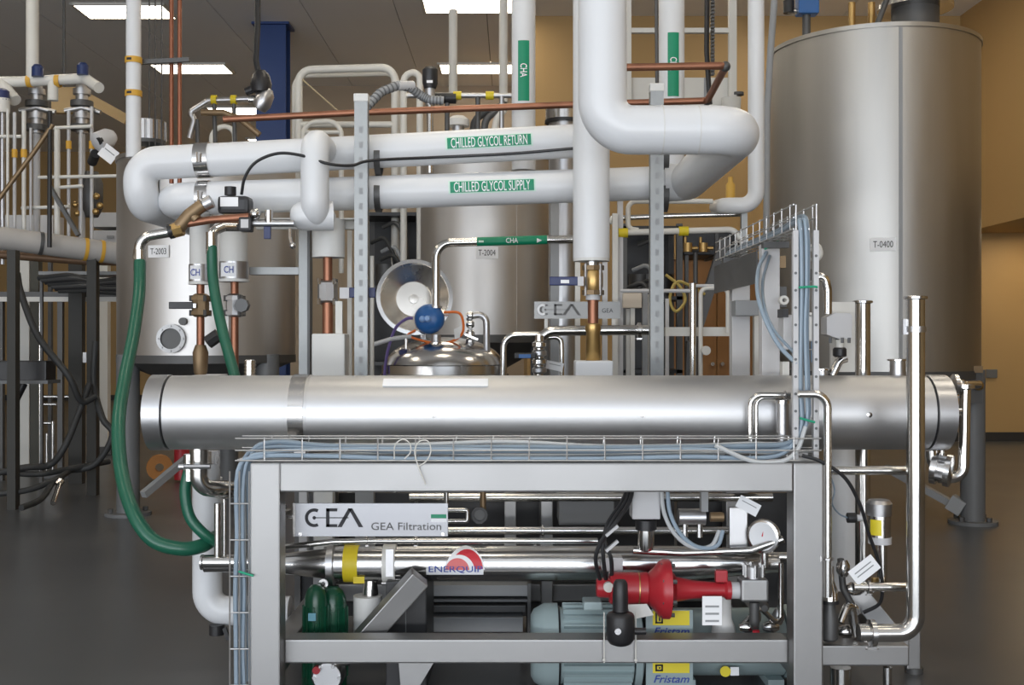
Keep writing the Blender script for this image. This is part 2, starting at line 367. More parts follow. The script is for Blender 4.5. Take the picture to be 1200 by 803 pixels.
# ================================================================ SKID FRAME
sk = T('skid_frame', 'grey stainless square tube skid frame carrying the horizontal shell', 'skid frame')
d = 3.8; xl0, xl1, xr0, xr1 = X(293, d), X(328, d), X(930, d), X(965, d); zt, zb = Z(543, d), Z(577, d)
for a_, b_ in ((xl0, xl1), (xr0, xr1)):
    pt('post', M().box(a_, b_, d, d+.1, .0, zt), frame, sk, .006)
    pt('post', M().box(a_, b_, 5.0, 5.1, .0, zt), frame, sk, .006)
    pt('side_beam', M().box(a_, b_, d+.1, 5.0, zb, zt), frame, sk, .006)
    pt('side_rail', M().box(a_+.01, b_-.01, d+.1, 5.0, .13, .21), frame, sk, .006)
pt('top_beam', M().box(xl1, xr0, d, d+.1, zb, zt), frame, sk, .006)
pt('top_beam', M().box(xl1, xr0, 5.0, 5.1, zb, zt), frame, sk, .006)
pt('lower_beam', M().box(xl1, xr0, 3.87, 3.97, Z(778, 3.87), Z(750, 3.87)), frame, sk, .006)
pt('lower_beam', M().box(xl1, xr0, 5.0, 5.1, .13, .21), frame, sk, .006)
pt('outrigger_beam', M().box(xr1, X(1066, 3.87), 3.87, 3.97, Z(781, 3.87), Z(757, 3.87)), frame, sk, .006)
pt('outrigger_beam', M().box(X(1058, 3.87), X(1058, 3.87)+.06, 3.97, 4.4, Z(781, 3.87), Z(757, 3.87)), frame, sk, .006)
pt('outrigger_leg', M().box(X(1063, 4.34), X(1079, 4.34), 4.34, 4.4, .02, Z(735, 4.34)), frame, sk, .004)
pt('leveling_foot', M().cyl(P(1071, 786, 4.37), 'z', .03, .035), darkst, sk)
pt('diagonal_brace', M().bar(P(424, 752, 4.04), P(492, 676, 4.04), .075, .075, (0, 1, .3)), frame, sk, .004)
pt('gusset_plate', M().prism([P(467, 774, 4.02), P(510, 774, 4.02), P(487, 812, 4.02), P(470, 812, 4.02)], (0, .02, 0)), frame, sk)
for px in (598, 641): pt('inner_post', M().bxp(px-7, px+7, 577, 708, 4.9, 4.96), frame, sk, .004)
# ================================================================ BIG HORIZONTAL SHELL
hx = T('heat_exchanger', 'long horizontal brushed steel shell lying across the skid', 'heat exchanger')
yc, zc, R = 4.15, Z(483.5, 4.15), .1385
Lx, Ls, Rs, Rx = -1.342, -1.277, 1.547, 1.616
O = Vector((0, yc, zc))
pt('shell', M().lathe(O, 'x', [(Ls+.004, R-.006), (Ls+.008, R), (Rs-.008, R), (Rs-.004, R-.006)], 64), shellm, hx)
for a_, b_, s_ in ((Lx, Ls, -1), (Rs, Rx, 1)):
    pr = [(a_, R+.003), (b_, R+.003)]
    pr = [(Lx-.03, .001), (Lx-.022, R*.6), (Lx-.004, R*.95)]+pr if s_ < 0 else pr+[(Rx+.004, R*.95), (Rx+.022, R*.6), (Rx+.03, .001)]
    e = pt('end_cap', M().lathe(O, 'x', pr, 64), satin, hx)
for sx in (Ls, Rs): pt('cap_gasket', M().ring(O+Vector((sx, 0, 0)), 'x', .012, R-.012, R-.003, 48), black, hx)
bx = (X(337, 4.02)+X(355, 4.02))/2
b_ = pt('clamp_band', M().ring(O+Vector((bx, 0, 0)), 'x', .056, R, R+.005, 64), steel, hx)
pt('band_lug', M().cyl(O+Vector((bx, -.06, -R-.02+.012)), 'x', .05, .01, 8), steel, b_)
pt('weld_seam', M().ring(O+Vector((bx+.034, 0, 0)), 'x', .006, R, R+.0025, 64), shellm, hx)
pt('name_plate', M().patch(O, 'x', X(450, 4.1), X(572, 4.1), R+.001, -64, -46, .004, 4), paper, hx, label='pale strip stuck along the top of the shell')
for px in (508, 753, 1019): pt('weld_boss', M().lathe(O+Vector((X(px, 4.01), 0, 0)), (0, -1, 0), [(R-.01, .012), (R+.004, .01), (R+.005, .001)], 12), steel, hx)
for px in (311, 947):
    q = X(px, 3.85); pt('saddle', M().box(q-.05, q+.05, yc-.11, yc+.11, zt, zt+.02).box(q-.04, q+.04, yc-.05, yc+.05, zt+.02, zc-R+.02), frame, hx)
# ================================================================ GLYCOL PIPEWORK
def marker(parent, o, ax, r, wd, a0, a1, txt, tw, th, ref=(0, -1, 0)):
    o = V(o); a = axis(ax)
    b_ = pt('marker_edge', M().patch(o, a, -wd/2-.008, wd/2+.008, r+.0008, a0-4, a1+4, .001), mint, parent)
    pt('pipe_marker', M().patch(o, a, -wd/2, wd/2, r+.0022, a0, a1, .001), green, b_)
    return b_
rt = T('glycol_return_pipe', 'white insulated chilled glycol return pipe, upper of the two long runs', 'pipe', 'chilled glycol runs')
dg = 5.62; rg = S(19.5, dg)
A = P(164, 192, dg); B = P(690, 164.5, dg)
pt('insulation', M().pipe([B, A, A+Vector((0, .02, -.2)), A+Vector((.06, .75, -.21))], rg, .098, 28, 10), white, rt)
dirr = (B-A).normalized()
jx = P(575, 170.5, dg)
jn = A+dirr*((575-170)/(690-170)*(B-A).length)
up = dirr.cross(Vector((0, 1, 0))).normalized()*-1
up = Vector((0, 0, 1)) if up.z < 0 else up
mk = marker(rt, jn+dirr*0, dirr, rg, S(99, 5.5), -23, 14, '', 0, 0)
n_ = Vector((0, -1, 0)).lerp(Vector((0, 0, 1)), -.0)
def ringtext(parent, o, a, r, ang, txt, wd, ht, m):   # text wrapped on a pipe at the given angle above the front
    a = Vector(a).normalized(); u = Vector((0, -1, 0)); u = (u-a*u.dot(a)).normalized(); b = a.cross(u); g = math.radians(ang)
    n = u*math.cos(g)+b*math.sin(g); t = a.cross(n)
    if t.z < 0: t = -t
    return text(txt, o+n*(r+.0042), wd, ht, m, parent, a, a.cross(n)*-1 if (a.cross(n)).z < 0 else a.cross(n), bold=.004, bend=r+.0042)
ringtext(mk, jn, dirr, rg, -4.5, 'CHILLED GLYCOL RETURN', S(90, 5.5), S(12, 5.5), paper)
def band(parent, o, a, r, m=steel, wd=.06):
    b_ = pt('pipe_clamp', M().ring(o, a, wd, r, r+.006, 32), m, parent)
    u = V(o)+Vector((0, -r-.012, 0)); pt('clamp_bolt', M().cyl(u, 'z', .05, .012, 8), m, b_); return b_
band(rt, A+dirr*((244-170)/520*(B-A).length), dirr, rg, steel, .07)
sp = T('glycol_supply_pipe', 'white insulated chilled glycol supply pipe, lower of the two long runs', 'pipe', 'chilled glycol runs')
A2 = P(199, 234, dg); B2 = P(804, 213.5, dg)
df = 4.3; rf = S(28.5, df); E0 = P(868, 152.5, df)
Bx = Vector((E0.x, dg, B2.z))
pt('insulation', M().pipe([Bx-(Bx-A2).normalized()*.12, A2, A2+Vector((.0, .6, -.01))], rg, .1, 28, 10), white, sp)
d2 = (Bx-A2).normalized(); f = lambda px: A2+d2*((X(px, dg)-A2.x)/d2.x)
mk = marker(sp, f(577), d2, rg, S(99, 5.5), -20, 17, '', 0, 0)
ringtext(mk, f(577), d2, rg, -1.5, 'CHILLED GLYCOL SUPPLY', S(90, 5.5), S(12, 5.5), paper)
band(sp, f(240), d2, rg, steel, .06)
fp = T('glycol_header_drop', 'thick white insulated pipe turning from vertical to horizontal with wide elbows', 'pipe')
pt('insulation', M().pipe([P(706, -75, df), P(706, 152.5, df), E0, Bx, Bx-d2*.12], rf, .115, 32, 12), white, fp)
for px in (775, 817): pt('insulation_joint', M().ring(P(px, 152.5, df), 'x', .004, rf, rf+.0018, 40), whited, fp)
rs = T('return_riser', 'straight white insulated riser dropping in front of both glycol runs', 'pipe')
dr = 5.3; rr = S(21.5, dr)
pt('insulation', M().pipe([P(693, -60, dr), P(693, 303, dr)], rr, 0, 28), white, rs)
pt('end_cap', M().cyl(P(693, 304, dr), 'z', .02, rr*.99, 28), whited, rs)
# struts carrying both pipes
for px, top, lab in ((423, 110, 'galvanised slotted strut post beside the offset white branch pipe'), (770, 98, 'galvanised slotted strut post behind the thick white header pipe')):
    s = T('strut_post', lab, 'strut post'); ds = 5.42; h = S(7.7, ds)
    c = P(px, 200, ds); zt_, zb_ = Z(top+8, ds), .0
    q = M().box(c.x-h, c.x+h, ds-.004, ds, zb_, zt_).box(c.x-h, c.x-h+.005, ds, ds+.06, zb_, zt_).box(c.x+h-.005, c.x+h, ds, ds+.06, zb_, zt_)
    pt('channel', q, galv, s); pt('post_cap', M().box(c.x-h-.004, c.x+h+.004, ds-.008, ds+.064, zt_-.005, zt_+.035), whited, s, .006)
    z = zb_+.9
    while z < zt_-.1: pt('slot', M().box(c.x-.009, c.x+.009, ds-.0052, ds-.003, z, z+.03), mgrey, s); z += .075
    for py in (178, 222):
        pt('pipe_strap', M().ring(Vector((c.x+h+.03, dg, Z(py, ds)-(.0 if py < 200 else .0))), 'x', .03, rg, rg+.004, 32), darkst, s)
# offset branch between the runs (left)
br = T('glycol_branch_pipe', 'short white insulated branch with rounded elbows hooked over the glycol runs', 'pipe')
db = 5.3; rb = S(16.5, db)
pt('insulation', M().pipe([P(369, 166, db)+Vector((0, .25, 0)), P(369, 166, db), P(369, 250, db), P(369, 250, db)+Vector((0, .22, 0))], rb, .07, 24, 10), white, br)
pt('elbow_cover', M().pipe([P(341, 253, db+.05), P(344, 253, db+.05), P(350, 253, db+.05), P(357, 253, db+.05), P(390, 253, db+.08)], [S(7, db), S(12, db), S(16, db), S(17.5, db), S(17.5, db)], 0, 24), white, br)
lg = T('branch_valve_drop', 'white jacketed drop pipe with copper and steel ball valve under the hooked branch', 'valve')
dv = 5.55
pt('insulation', M().lathe(P(385, 283, dv), 'z', [(-S(19, dv), S(19, dv)), (S(26, dv), S(19, dv))], 28), whited, lg)
pt('copper_tube', M().cyl(P(384, 325, dv), 'z', S(60, dv), S(5.5, dv)), copper, lg)
pt('valve_body', M().lathe(P(384, 342, dv), 'z', [(-.055, .035), (-.045, .05), (.045, .05), (.055, .035)], 8), satin, lg)
for z_ in (-.05, .05): bolts(lg, P(384, 342, dv)+Vector((0, 0, z_)), 'z', .053, 4, .009, .03, steel, .8)
pt('copper_tube', M().cyl(P(384, 372, dv), 'z', S(40, dv), S(6.3, dv)), copper, lg)
pt('lower_block', M().bxp(365, 404, 391, 446, dv-.08, dv+.08), whited, lg, .01)
pt('white_strip', M().bxp(393, 401, 353, 392, dv-.05, dv-.03), paintw, lg)
h_ = pt('valve_handle', M().bar(P(398, 343, dv-.07), P(440, 343, dv-.07), .012, .05), navy, lg, .004); pt('handle_plate', M().bxp(398, 409, 337, 350, dv-.085, dv-.08), lgrey, h_)
one('white_channel_arm', M().bxp(300, 416, 255.5, 268.5, 5.6, 5.64).bxp(300, 416, 255.5, 257, 5.5, 5.6), paintw, 'white channel bracket joining the branch pipe to the strut post', 'bracket')
# ================================================================ WIRE CABLE TRAYS
def wires(parent, name, lines, r, m=wirem, br=0):
    for l in lines: pt(name, M().pipe(l, r, br, 6, 3), m, parent)
w_ = .0028
tr = T('cable_tray', 'wire mesh cable tray lying along the top beam of the skid', 'cable tray')
y0, y1, zb_ = 3.825, 3.925, zt+.006
zs = (zb_, zb_+.035, zb_+.076)
xa, xb = X(276, 3.83), X(962, 3.83)
wires(tr, 'long_wire', [[Vector((xa, y0, z)), Vector((xb, y0, z))] for z in zs]+[[Vector((xa, y1, z)), Vector((xb, y1, z))] for z in zs[1:]]+[[Vector((xa, y, zb_)), Vector((xb, y, zb_))] for y in (y0+.033, y0+.067, y1)], w_)
px = 310
while px < 960:
    x = X(px, 3.83); wires(tr, 'cross_wire', [[Vector((x+.006, y1, zs[2])), Vector((x, y1, zb_)), Vector((x, y0, zb_)), Vector((x, y0, zs[2]+.004))]], w_); px += 44.3
tr = T('cable_tray', 'wire mesh cable tray running down beside the post under the shell end', 'cable tray')
xp = xl0-.008; xo = X(271, 3.84); zl = .03; zh = zt-.03
wires(tr, 'long_wire', [[Vector((x, y, zl)), Vector((x, y, zh))] for x, y in ((xo, 3.82), ((xo+xp)/2, 3.82), (xp, 3.82), (xp, 3.87), (xp, 3.93), (xo, 3.93))], w_)
py = 590
while py < 820:
    z = Z(py, 3.83)
    if z > .03: wires(tr, 'cross_wire', [[Vector((xo, 3.82, z)), Vector((xp, 3.82, z)), Vector((xp, 3.93, z)), Vector((xo, 3.93, z))]], w_)
    py += 42.5
tr = T('cable_tray', 'perforated vertical cable ladder standing on the skid corner in front of the shell', 'cable tray')
dl = 3.86; z0, z1 = zt+.005, Z(240, dl)
for px in (933, 957):
    c = X(px, dl); r_ = pt('rail', M().box(c-.011, c+.007, dl-.004, dl, z0, Z(270, dl)).box(c-.003, c+.001, dl, dl+.05, z0, Z(270, dl)), lgrey, tr)
    z = z0+.05
    while z < Z(280, dl): pt('rail_hole', M().cyl(Vector((c-.003, dl-.0045, z)), 'y', .003, .005, 8), dgrey, r_); z += .06
    wires(tr, 'long_wire', [[Vector((c, dl, Z(270, dl))), Vector((c, dl, z1))]], w_)
py = 530
while py > 285:
    wires(tr, 'rung', [[P(933, py, dl+.05), P(957, py, dl+.05)]], w_); py -= 40
tr = T('cable_tray', 'wire mesh cable tray running back over the control stand toward the tanks', 'cable tray')
ya, yb = 3.87, 5.35; zq = Z(268, dl); xq0, xq1 = X(931, dl), X(958, dl)
for z in (zq, zq+.04, zq+.085): wires(tr, 'long_wire', [[Vector((x, ya, z)), Vector((x, yb, z))] for x in (xq0, xq1)], w_)
wires(tr, 'long_wire', [[Vector(((xq0*k+xq1*(3-k))/3, ya, zq)), Vector(((xq0*k+xq1*(3-k))/3, yb, zq))] for k in (1, 2)], w_)
y = ya+.05
while y < yb:
    wires(tr, 'cross_wire', [[Vector((xq0, y, zq+.09)), Vector((xq0, y, zq)), Vector((xq1, y, zq)), Vector((xq1, y, zq+.09))]], w_); y += .12
pt('tray_bracket', M().box(xq0-.01, xq1+.01, yb-.25, yb-.2, zq-.03, zq-.005), darkst, tr); pt('tray_bracket', M().box(xq0-.01, xq1+.01, ya+.42, ya+.46, zq-.03, zq-.005), darkst, tr); pt('side_plate', M().box(xq0-.008, xq0-.003, ya+.55, yb, zq-.16, zq-.03), darkst, tr)
# cables in the trays
specs = [(0, 0, cableb, .008, 'thick blue grey cable'), (1, 1, cabled, .007, 'dark slate cable'), (2, 0, cableg, .0065, 'pale grey cable'),
         (3, 1, cableb, .006, 'thin light blue cable'), (4, 2, cabled, .009, 'heavy slate blue cable'), (5, 2, cableg, .0075, 'whitish sheathed cable')]
for i, (k, l, m_, r_, lab) in enumerate(specs):
    yy = 3.842+(k % 3)*.028; zz = zb_+.012+l*.018
    xv = X(277, 3.84)+.009*i; xw = X(939, dl)+.0065*k
    pts = [Vector((xv, yy, .04+.02*i))]+[Vector((xv+random.uniform(-.006, .006), yy, z)) for z in (.25, .45, .62)]+[Vector((xv+.005, yy, zz-.05)), Vector((xv+.08, yy, zz+.012*math.sin(i*2)))]
    pts += [Vector((X(p_, 3.85), yy+random.uniform(-.004, .004), zz+random.uniform(-.008, .012))) for p_ in (380, 480, 590, 700, 810, 880)]
    yv = dl+.012+.01*(k % 3)
    pts += [Vector((xw-.06, yv, zz+.01)), Vector((xw, yv, zz+.09))]+[Vector((xw+random.uniform(-.004, .004), yv, z)) for z in (1.15, 1.35, 1.5)]
    pts += [Vector((xw, yv+.005, zq+.0)), Vector((xw, yv+.08, zq+.03+.012*l)), Vector((xw, 4.3, zq+.015+.012*l)), Vector((xw, 5.2, zq+.015+.012*l))]
    one('cable', M().pipe(smooth(pts, 5), r_, 0, 8, 4), m_, lab+' following the wire trays round the skid', 'cable', 'cables in the wire trays', 0)
# loose cables
def cable(name, pts, r, m, label, cat='cable', group=None, br=.05): return one(name, M().pipe(smooth(pts, 7), r, 0, 8, 5), m, label, cat, group)
cable('cable', [P(898, 296, 4.35), P(889, 315, 4.25), P(888, 345, 4.1), P(897, 375, 4.0), P(913, 405, 3.93), P(934, 427, 3.86)], .008, cableb, 'blue grey cable sagging in an arc off the upper tray to the ladder')
cable('cable', [P(902, 300, 4.35), P(894, 330, 4.2), P(896, 360, 4.05), P(908, 388, 3.96), P(933, 416, 3.87)], .006, cabled, 'thin dark cable sagging beside the blue arc below the upper tray')
cable('cable', [P(838, 522, 3.83), P(880, 540, 3.82), P(915, 541, 3.82), P(934, 528, 3.84), P(944, 500, 3.85)], .008, cableg, 'pale cable drooping over the beam edge at the foot of the ladder')
cable('cable', [P(940, 534, 3.82), P(962, 541, 3.8), P(990, 560, 3.8), P(1008, 592, 3.82), P(1019, 628, 3.85), P(1030, 660, 3.88), P(1034, 690, 3.9), P(1030, 708, 3.93), P(1012, 718, 3.96)], .0065, black, 'black cable arching from the tray down past the transmitter')
cable('zip_tie', [P(462, 538, 3.81), P(463, 522, 3.8), P(472, 515, 3.8), P(480, 520, 3.8), P(481, 530, 3.8), P(474, 538, 3.8)], .0022, paintw, 'white zip tie loop curling out of the wire tray', 'zip tie')
cable('zip_tie', [P(499, 568, 3.78), P(491, 549, 3.785), P(486, 530, 3.79), P(491, 518, 3.79), P(501, 517, 3.79), P(505, 528, 3.79), P(500, 540, 3.785), P(490, 547, 3.785)], .0022, paintw, 'white zip tie loop with tail hanging over the top beam', 'zip tie')
for p_, q_, lab in (((937, 490, 3.845), (951, 494, 3.845), 'at the foot of the ladder'), ((936, 337, 3.845), (954, 336, 3.845), 'high on the ladder'), ((280, 670, 3.81), (293, 674, 3.79), 'on the tray beside the post'), ((896, 292, 4.3), (910, 284, 4.3), 'on the upper tray')):
    cable('cable_tie', [P(*p_), P(*q_), P(q_[0]+4, q_[1]+1, q_[2])], .004, mat('green_cable_tie', (.02, .35, .20), .5), 'small green cable tie wrapped '+lab, 'cable tie')
# ================================================================ INSIDE THE SKID: SIGNS AND PIPES
g = T('maker_sign', 'brushed metal GEA Filtration sign plate hung behind the front beam', 'sign')
dsg = 3.96
pt('plate', M().bxp(346, 525, 590, 629, dsg, dsg+.006), mat('brushed_sign_plate', (.27, .275, .29), .34, 1, .05, 4, (1, 1, 1)), g, .001)
def gea(parent, px, py, w, h, d, m):
    c = P(px, py, d-.0015); W, H = S(w, d), S(h, d); vs = []; q = M()
    th = H*.17; n = 20                               # an open circle with a dot and bar, then E and A
    def arc(cx, r, a0, a1):
        for i in range(n):
            a, b = [math.radians(a0+(a1-a0)*(i+k)/n) for k in (0, 1)]
            q.add([c+Vector((cx+rr*math.cos(t), 0, rr*math.sin(t))) for rr, t in ((r, a), (r, b), (r-th, b), (r-th, a))], [(0, 1, 2, 3)])
    def rect(x0, x1, z0, z1): q.add([c+Vector((x, 0, z)) for x, z in ((x0, z0), (x1, z0), (x1, z1), (x0, z1))], [(0, 1, 2, 3)])
    arc(-W*.33, H*.5, 62, 298)
    for i in range(n):
        a, b = [2*math.pi*(i+k)/n for k in (0, 1)]; r = th*.55
        q.add([c+Vector((-W*.33, 0, 0)), c+Vector((-W*.33+r*math.cos(a), 0, r*math.sin(a))), c+Vector((-W*.33+r*math.cos(b), 0, r*math.sin(b)))], [(0, 1, 2)])
    rect(-W*.31, W*.28, -th*.14, th*.14)
    rect(-W*.12, W*.08, H*.34, H*.5); rect(-W*.12, W*.08, -H*.5, -H*.34)
    rect(-W*.12, -W*.06, -H*.5, -th*.14); rect(-W*.12, -W*.06, th*.14, H*.5); 
    for s_ in (-1, 1):
        x0, x1 = W*.31, W*.31+s_*W*.19
        q.add([c+Vector(k) for k in ((x0-W*.035, 0, H*.5), (x0+W*.035, 0, H*.5), (x1+W*.04, 0, -H*.5), (x1-W*.04, 0, -H*.5))], [(0, 1, 2, 3)])
    o = pt('emblem', q, m, parent); return o
gea(g, 390, 607, 66, 22, dsg, ink)
text('GEA Filtration', P(476, 617, dsg-.002), S(82, dsg), S(9, dsg), mat('engraved_grey', (.09, .09, .09), .5, .3, .1, 9), g, bold=.004)
pt('sticker', M().bxp(505, 523, 603, 607.5, dsg-.002, dsg-.0005), green, g); pt('sticker', M().bxp(505, 523, 608, 612, dsg-.002, dsg-.0005), paper, g)
for px in (352, 519): pt('mount_bolt', M().cyl(P(px, 626, dsg-.003), 'y', .008, .007, 8), steel, g)
pt('mount_bracket', M().bxp(336, 347, 604, 608, dsg+.002, dsg+.006).bxp(343, 347, 590, 629, dsg+.007, dsg+.012), steel, g)
# big product tube with the maker's sticker
pp = T('product_tube', 'long polished steel tube with yellow tape and red half disc sticker', 'pipe')
dp = 4.22; cz = Z(660.5, dp); O = Vector((0, dp, cz)); r = S(20.5, dp)
pt('tube', M().lathe(O, 'x', [(X(391, dp), r), (X(795, dp), r), (X(905, dp), r*.52), (X(912, dp), r*.52)], 40), steel, pp)
pt('reducer', M().lathe(O+Vector((0, 0, .0)), 'x', [(X(240, dp), r*.5), (X(318, dp), r*.5), (X(382, dp), r*.86), (X(388, dp), r*.86)], 36), steel, pp)
c = pt('clamp', M().lathe(O+Vector((X(389, dp), 0, 0)), 'x', [(-.016, r*.95), (-.012, r*1.28), (.012, r*1.28), (.016, r*.95)], 32), satin, pp)
pt('clamp_nut', M().bar(P(381, 689, dp-.03), P(397, 689, dp-.03), .02, .02).cyl(P(389, 694, dp-.03), 'z', .04, .006, 8), steel, c)
pt('yellow_tape', M().ring(O+Vector((X(412.5, dp), 0, 0)), 'x', S(17, dp), r, r+.003, 36).bxp(414, 427, 676, 684, dp-.06, dp-.058), yellow, pp)
b_ = pt('strap', M().ring(O+Vector((X(457, dp), 0, 0)), 'x', S(15, dp), r, r+.006, 36), paintw, pp)
pt('strap_buckle', M().bxp(452, 461, 644, 676, dp-r-.012, dp-r-.006), satin, b_); pt('strap_bolt', M().cyl(P(455, 684, dp-.05), 'x', .05, .006, 8).cyl(P(464, 682, dp-.06), 'x', .03, .01, 8), steel, b_)
dd = dp-r-.001
def flat(poly, m, parent, name, d, th=.0008): return pt(name, M().prism([P(a, b, d) for a, b in poly], (0, th, 0)), m, parent)
st = pt('sticker', M().patch(O, 'x', X(501, dp), X(567, dp), r+.0008, 3, 26, .0008, 6), paper, pp, label='maker sticker with red half disc')
def half(cx, cy, rx, ry, d, n=16): return [(cx+rx*math.cos(math.pi*k/n), cy-ry*math.sin(math.pi*k/n)) for k in range(n+1)]
def bentpoly(poly, off):                             # polygon in frame pixels laid on the tube's front
    out = []
    for a, b in poly:
        z = Z(b, dp-r)-cz; g_ = max(-1, min(1, z/(r+off))); out.append(Vector((X(a, dp-r), dp-math.sqrt(max(0, 1-g_*g_))*(r+off), cz+z)))
    return out
def bentfan(poly, off, m, name, parent):
    q = M(); n = len(poly); cx = sum(p_[0] for p_ in poly)/n; cy = sum(p_[1] for p_ in poly)/n
    rings = [[(cx+(a-cx)*k/4, cy+(b-cy)*k/4) for a, b in poly] for k in range(1, 5)]
    vs = bentpoly([(cx, cy)], off)
    for rg_ in rings: vs += bentpoly(rg_, off)
    fs = [(0, 1+i, 1+(i+1) % n) for i in range(n)]
    for k in range(3): fs += [(1+k*n+i, 1+(k+1)*n+i, 1+(k+1)*n+(i+1) % n, 1+k*n+(i+1) % n) for i in range(n)]
    return pt(name, q.add(vs, fs), m, parent)
bentfan(half(545, 668, 23, 25, 0), .0022, paper, 'sticker_backing', st)
bentfan(half(547, 667, 19, 21.5, 0), .003, redink, 'red_half_disc', st)
bentfan(half(538, 668, 18, 17, 0), .0036, paper, 'pale_crescent', st)
bentfan(half(536, 668, 14, 13.5, 0), .0042, mat('light_red_ink', (.70, .16, .16), .5), 'light_red_half_disc', st)
text('ENERQUIP', Vector((X(534, dp-r), dp-r-.0052, Z(667.5, dp-r))), S(62, dp), S(8.5, dp), blueink, pp, bold=.006, bend=r)
pt('bottom_nozzle', M().lathe(P(434, 688, dp), 'z', [(-S(10, dp), S(9.5, dp)), (-S(8, dp), S(9.5, dp)), (S(8, dp), S(8, dp))], 20), tube, pp)
pt('insulated_drop', M().cyl(P(431, 733, dp), 'z', S(70, dp), S(17, dp), 24), whited, pp)
# thinner lines behind and above it
def line(label, pts, rp, m=tube, br=.04, group='stainless lines inside the skid', name='process_line', cl=()):
    s = T(name, label, 'pipe', group); pts = [V(p_) for p_ in pts]; r_ = S(rp, pts[0].y)
    pt('tube', M().pipe(pts, r_, br, 14, 6), m, s)
    for p_, a in cl: clamp(s, p_, a, r_)
    return s
line('thin bright steel line just above the yellow taped tube', [(334, 641, 4.1), (390, 635, 4.1), (430, 634, 4.1), (650, 634, 4.1), (700, 634, 4.12)], 3.4, cl=[((430, 634, 4.1), 'x'), ((487, 634, 4.1), 'x')])
line('steel line at sign height running behind the black hose bundle', [(500, 622, 4.6), (905, 622, 4.6)], 4.6, cl=[((636, 622, 4.6), 'x')])
line('lower steel line hidden half behind the product tube', [(380, 646, 4.55), (905, 648, 4.55)], 5.5, cl=[((627, 646, 4.55), 'x')])
line('steel line close under the top beam', [(480, 583, 4.7), (905, 583, 4.7)], 5)
line('steel line with square bend beside the sign', [(525, 598, 4.5), (548, 598, 4.5), (548, 611, 4.5), (525, 611, 4.5)], 2.6, br=.01)
line('steel line sloping down toward the gauge', [(742, 645, 4.05), (800, 648, 4.05), (880, 645, 4.05), (918, 632, 4.02)], 4.5)
line('thick steel line under the gauge', [(835, 653, 4.35), (925, 653, 4.35)], 6)
line('stubby steel upright by the sign corner', [(523, 577, 4.3), (523, 592, 4.3)], 3)
pt('flag_label', M().bxp(618, 636, 640, 654, 4.4, 4.402), whited, line('thin steel line carrying a pale square label', [(560, 655, 4.45), (700, 655, 4.45)], 3))
# valves seen in the upper opening
s = T('small_valve', 'small dark hand valve on the line beside the sign corner', 'valve')
pt('body', M().lathe(P(562, 604, 4.4), 'y', [(-.03, .03), (.03, .03)], 10), darkst, s); pt('handwheel', M().ring(P(562, 604, 4.36), 'y', .012, .022, .032), black, s); pt('stem', M().cyl(P(566, 588, 4.4), 'z', .09, .012), bronze, s)
for px, w2, m_, lab in ((355, 5, lgrey, 'narrow pale upright'), (379, 11, whited, 'white jacketed upright'), (427, 11, mgrey, 'grey painted upright')):
    one('upright', M().bxp(px-w2, px+w2, 560, 660, 4.75, 4.8), m_, lab+' visible above the sign', 'post', None, .004)
# dark machinery behind
s = T('control_cabinet', 'black cabinet standing behind the diagonal brace', 'cabinet')
pt('body', M().bxp(452, 500, 682, 812, 4.12, 4.5), black, s, .006); pt('door_seam', M().bxp(475, 476, 690, 805, 4.117, 4.12), dgrey, s)
s = T('plate_stack', 'stack of dark grey ribbed plates low behind the lower beam', 'plate stack')
for i, (a, b_, m_) in enumerate(((686, 699, mgrey), (703, 706, dgrey), (710, 718, darkst), (724, 741, mgrey), (760, 792, dgrey))):
    pt('plate', M().bxp(502, 622-i*3, a, b_, 4.6-i*.02, 4.9), m_, s, .003)
pt('side_frame', M().bxp(502, 506, 684, 795, 4.58, 4.95), darkst, s); pt('side_frame', M().bxp(618, 622, 684, 795, 4.58, 4.95), darkst, s)
s = T('upper_cabinet', 'dark grey box hung high behind the upper steel lines', 'cabinet')
pt('body', M().bxp(655, 720, 585, 616, 4.72, 4.95), dgrey, s, .005); pt('lid', M().bxp(653, 722, 582, 586, 4.70, 4.96), mgrey, s)
# ---- motors and pumps
def motor(name, label, x0, x1, o, r, m, ribs=True, capw=.08):
    s = T(name, label, 'motor'); o = V(o)
    O = Vector((0, o.y, o.z))
    pt('fan_cowl', M().lathe(O, 'x', [(x0, r*.72), (x0+.012, r*.86), (x0+.05, r*1.0), (x0+capw+.03, r*1.0)], 40), m, s)
    pt('stator', M().lathe(O, 'x', [(x0+capw+.038, r*.9), (x1-.04, r*.9)], 40), m, s)
    pt('end_shield', M().lathe(O, 'x', [(x1-.035, r*.99), (x1-.01, r*.99), (x1, r*.8)], 40), m, s)
    if ribs:
        for k in range(26):
            a = 2*math.pi*k/26; n = Vector((0, math.cos(a), math.sin(a)))
            pt('fin', M().bar(O+Vector((x0+capw+.05, 0, 0))+n*r*.95, O+Vector((x1-.045, 0, 0))+n*r*.95, .006, r*.12, n), m, s)
    for px_ in (x0+capw+.08, x1-.08):
        pt('foot', M().box(px_-.03, px_+.03, o.y-r*.75, o.y+r*.75, .0, max(.02, o.z-r*.84)), m, s)
    pt('cooling_slot', M().ring(O+Vector((x0+capw+.034, 0, 0)), 'x', .008, r*.85, r*.93, 40), black, s)
    return s
mo = motor('electric_motor', 'grey green electric motor with smooth fan cowl behind the lower beam', X(622, 4.15), X(752, 4.15), Vector((0, 4.16, .165)), .155, teal, True, .07)
tb = pt('terminal_box', M().bxp(684, 706, 706, 716, 4.0, 4.09), teal, mo, .006)
mo2 = motor('pump_motor', 'grey green pump motor carrying yellow and blue labels', X(762, 4.25), X(928, 4.25), Vector((0, 4.27, .15)), .14, teal, False, .05)
dlb = 4.27-.143
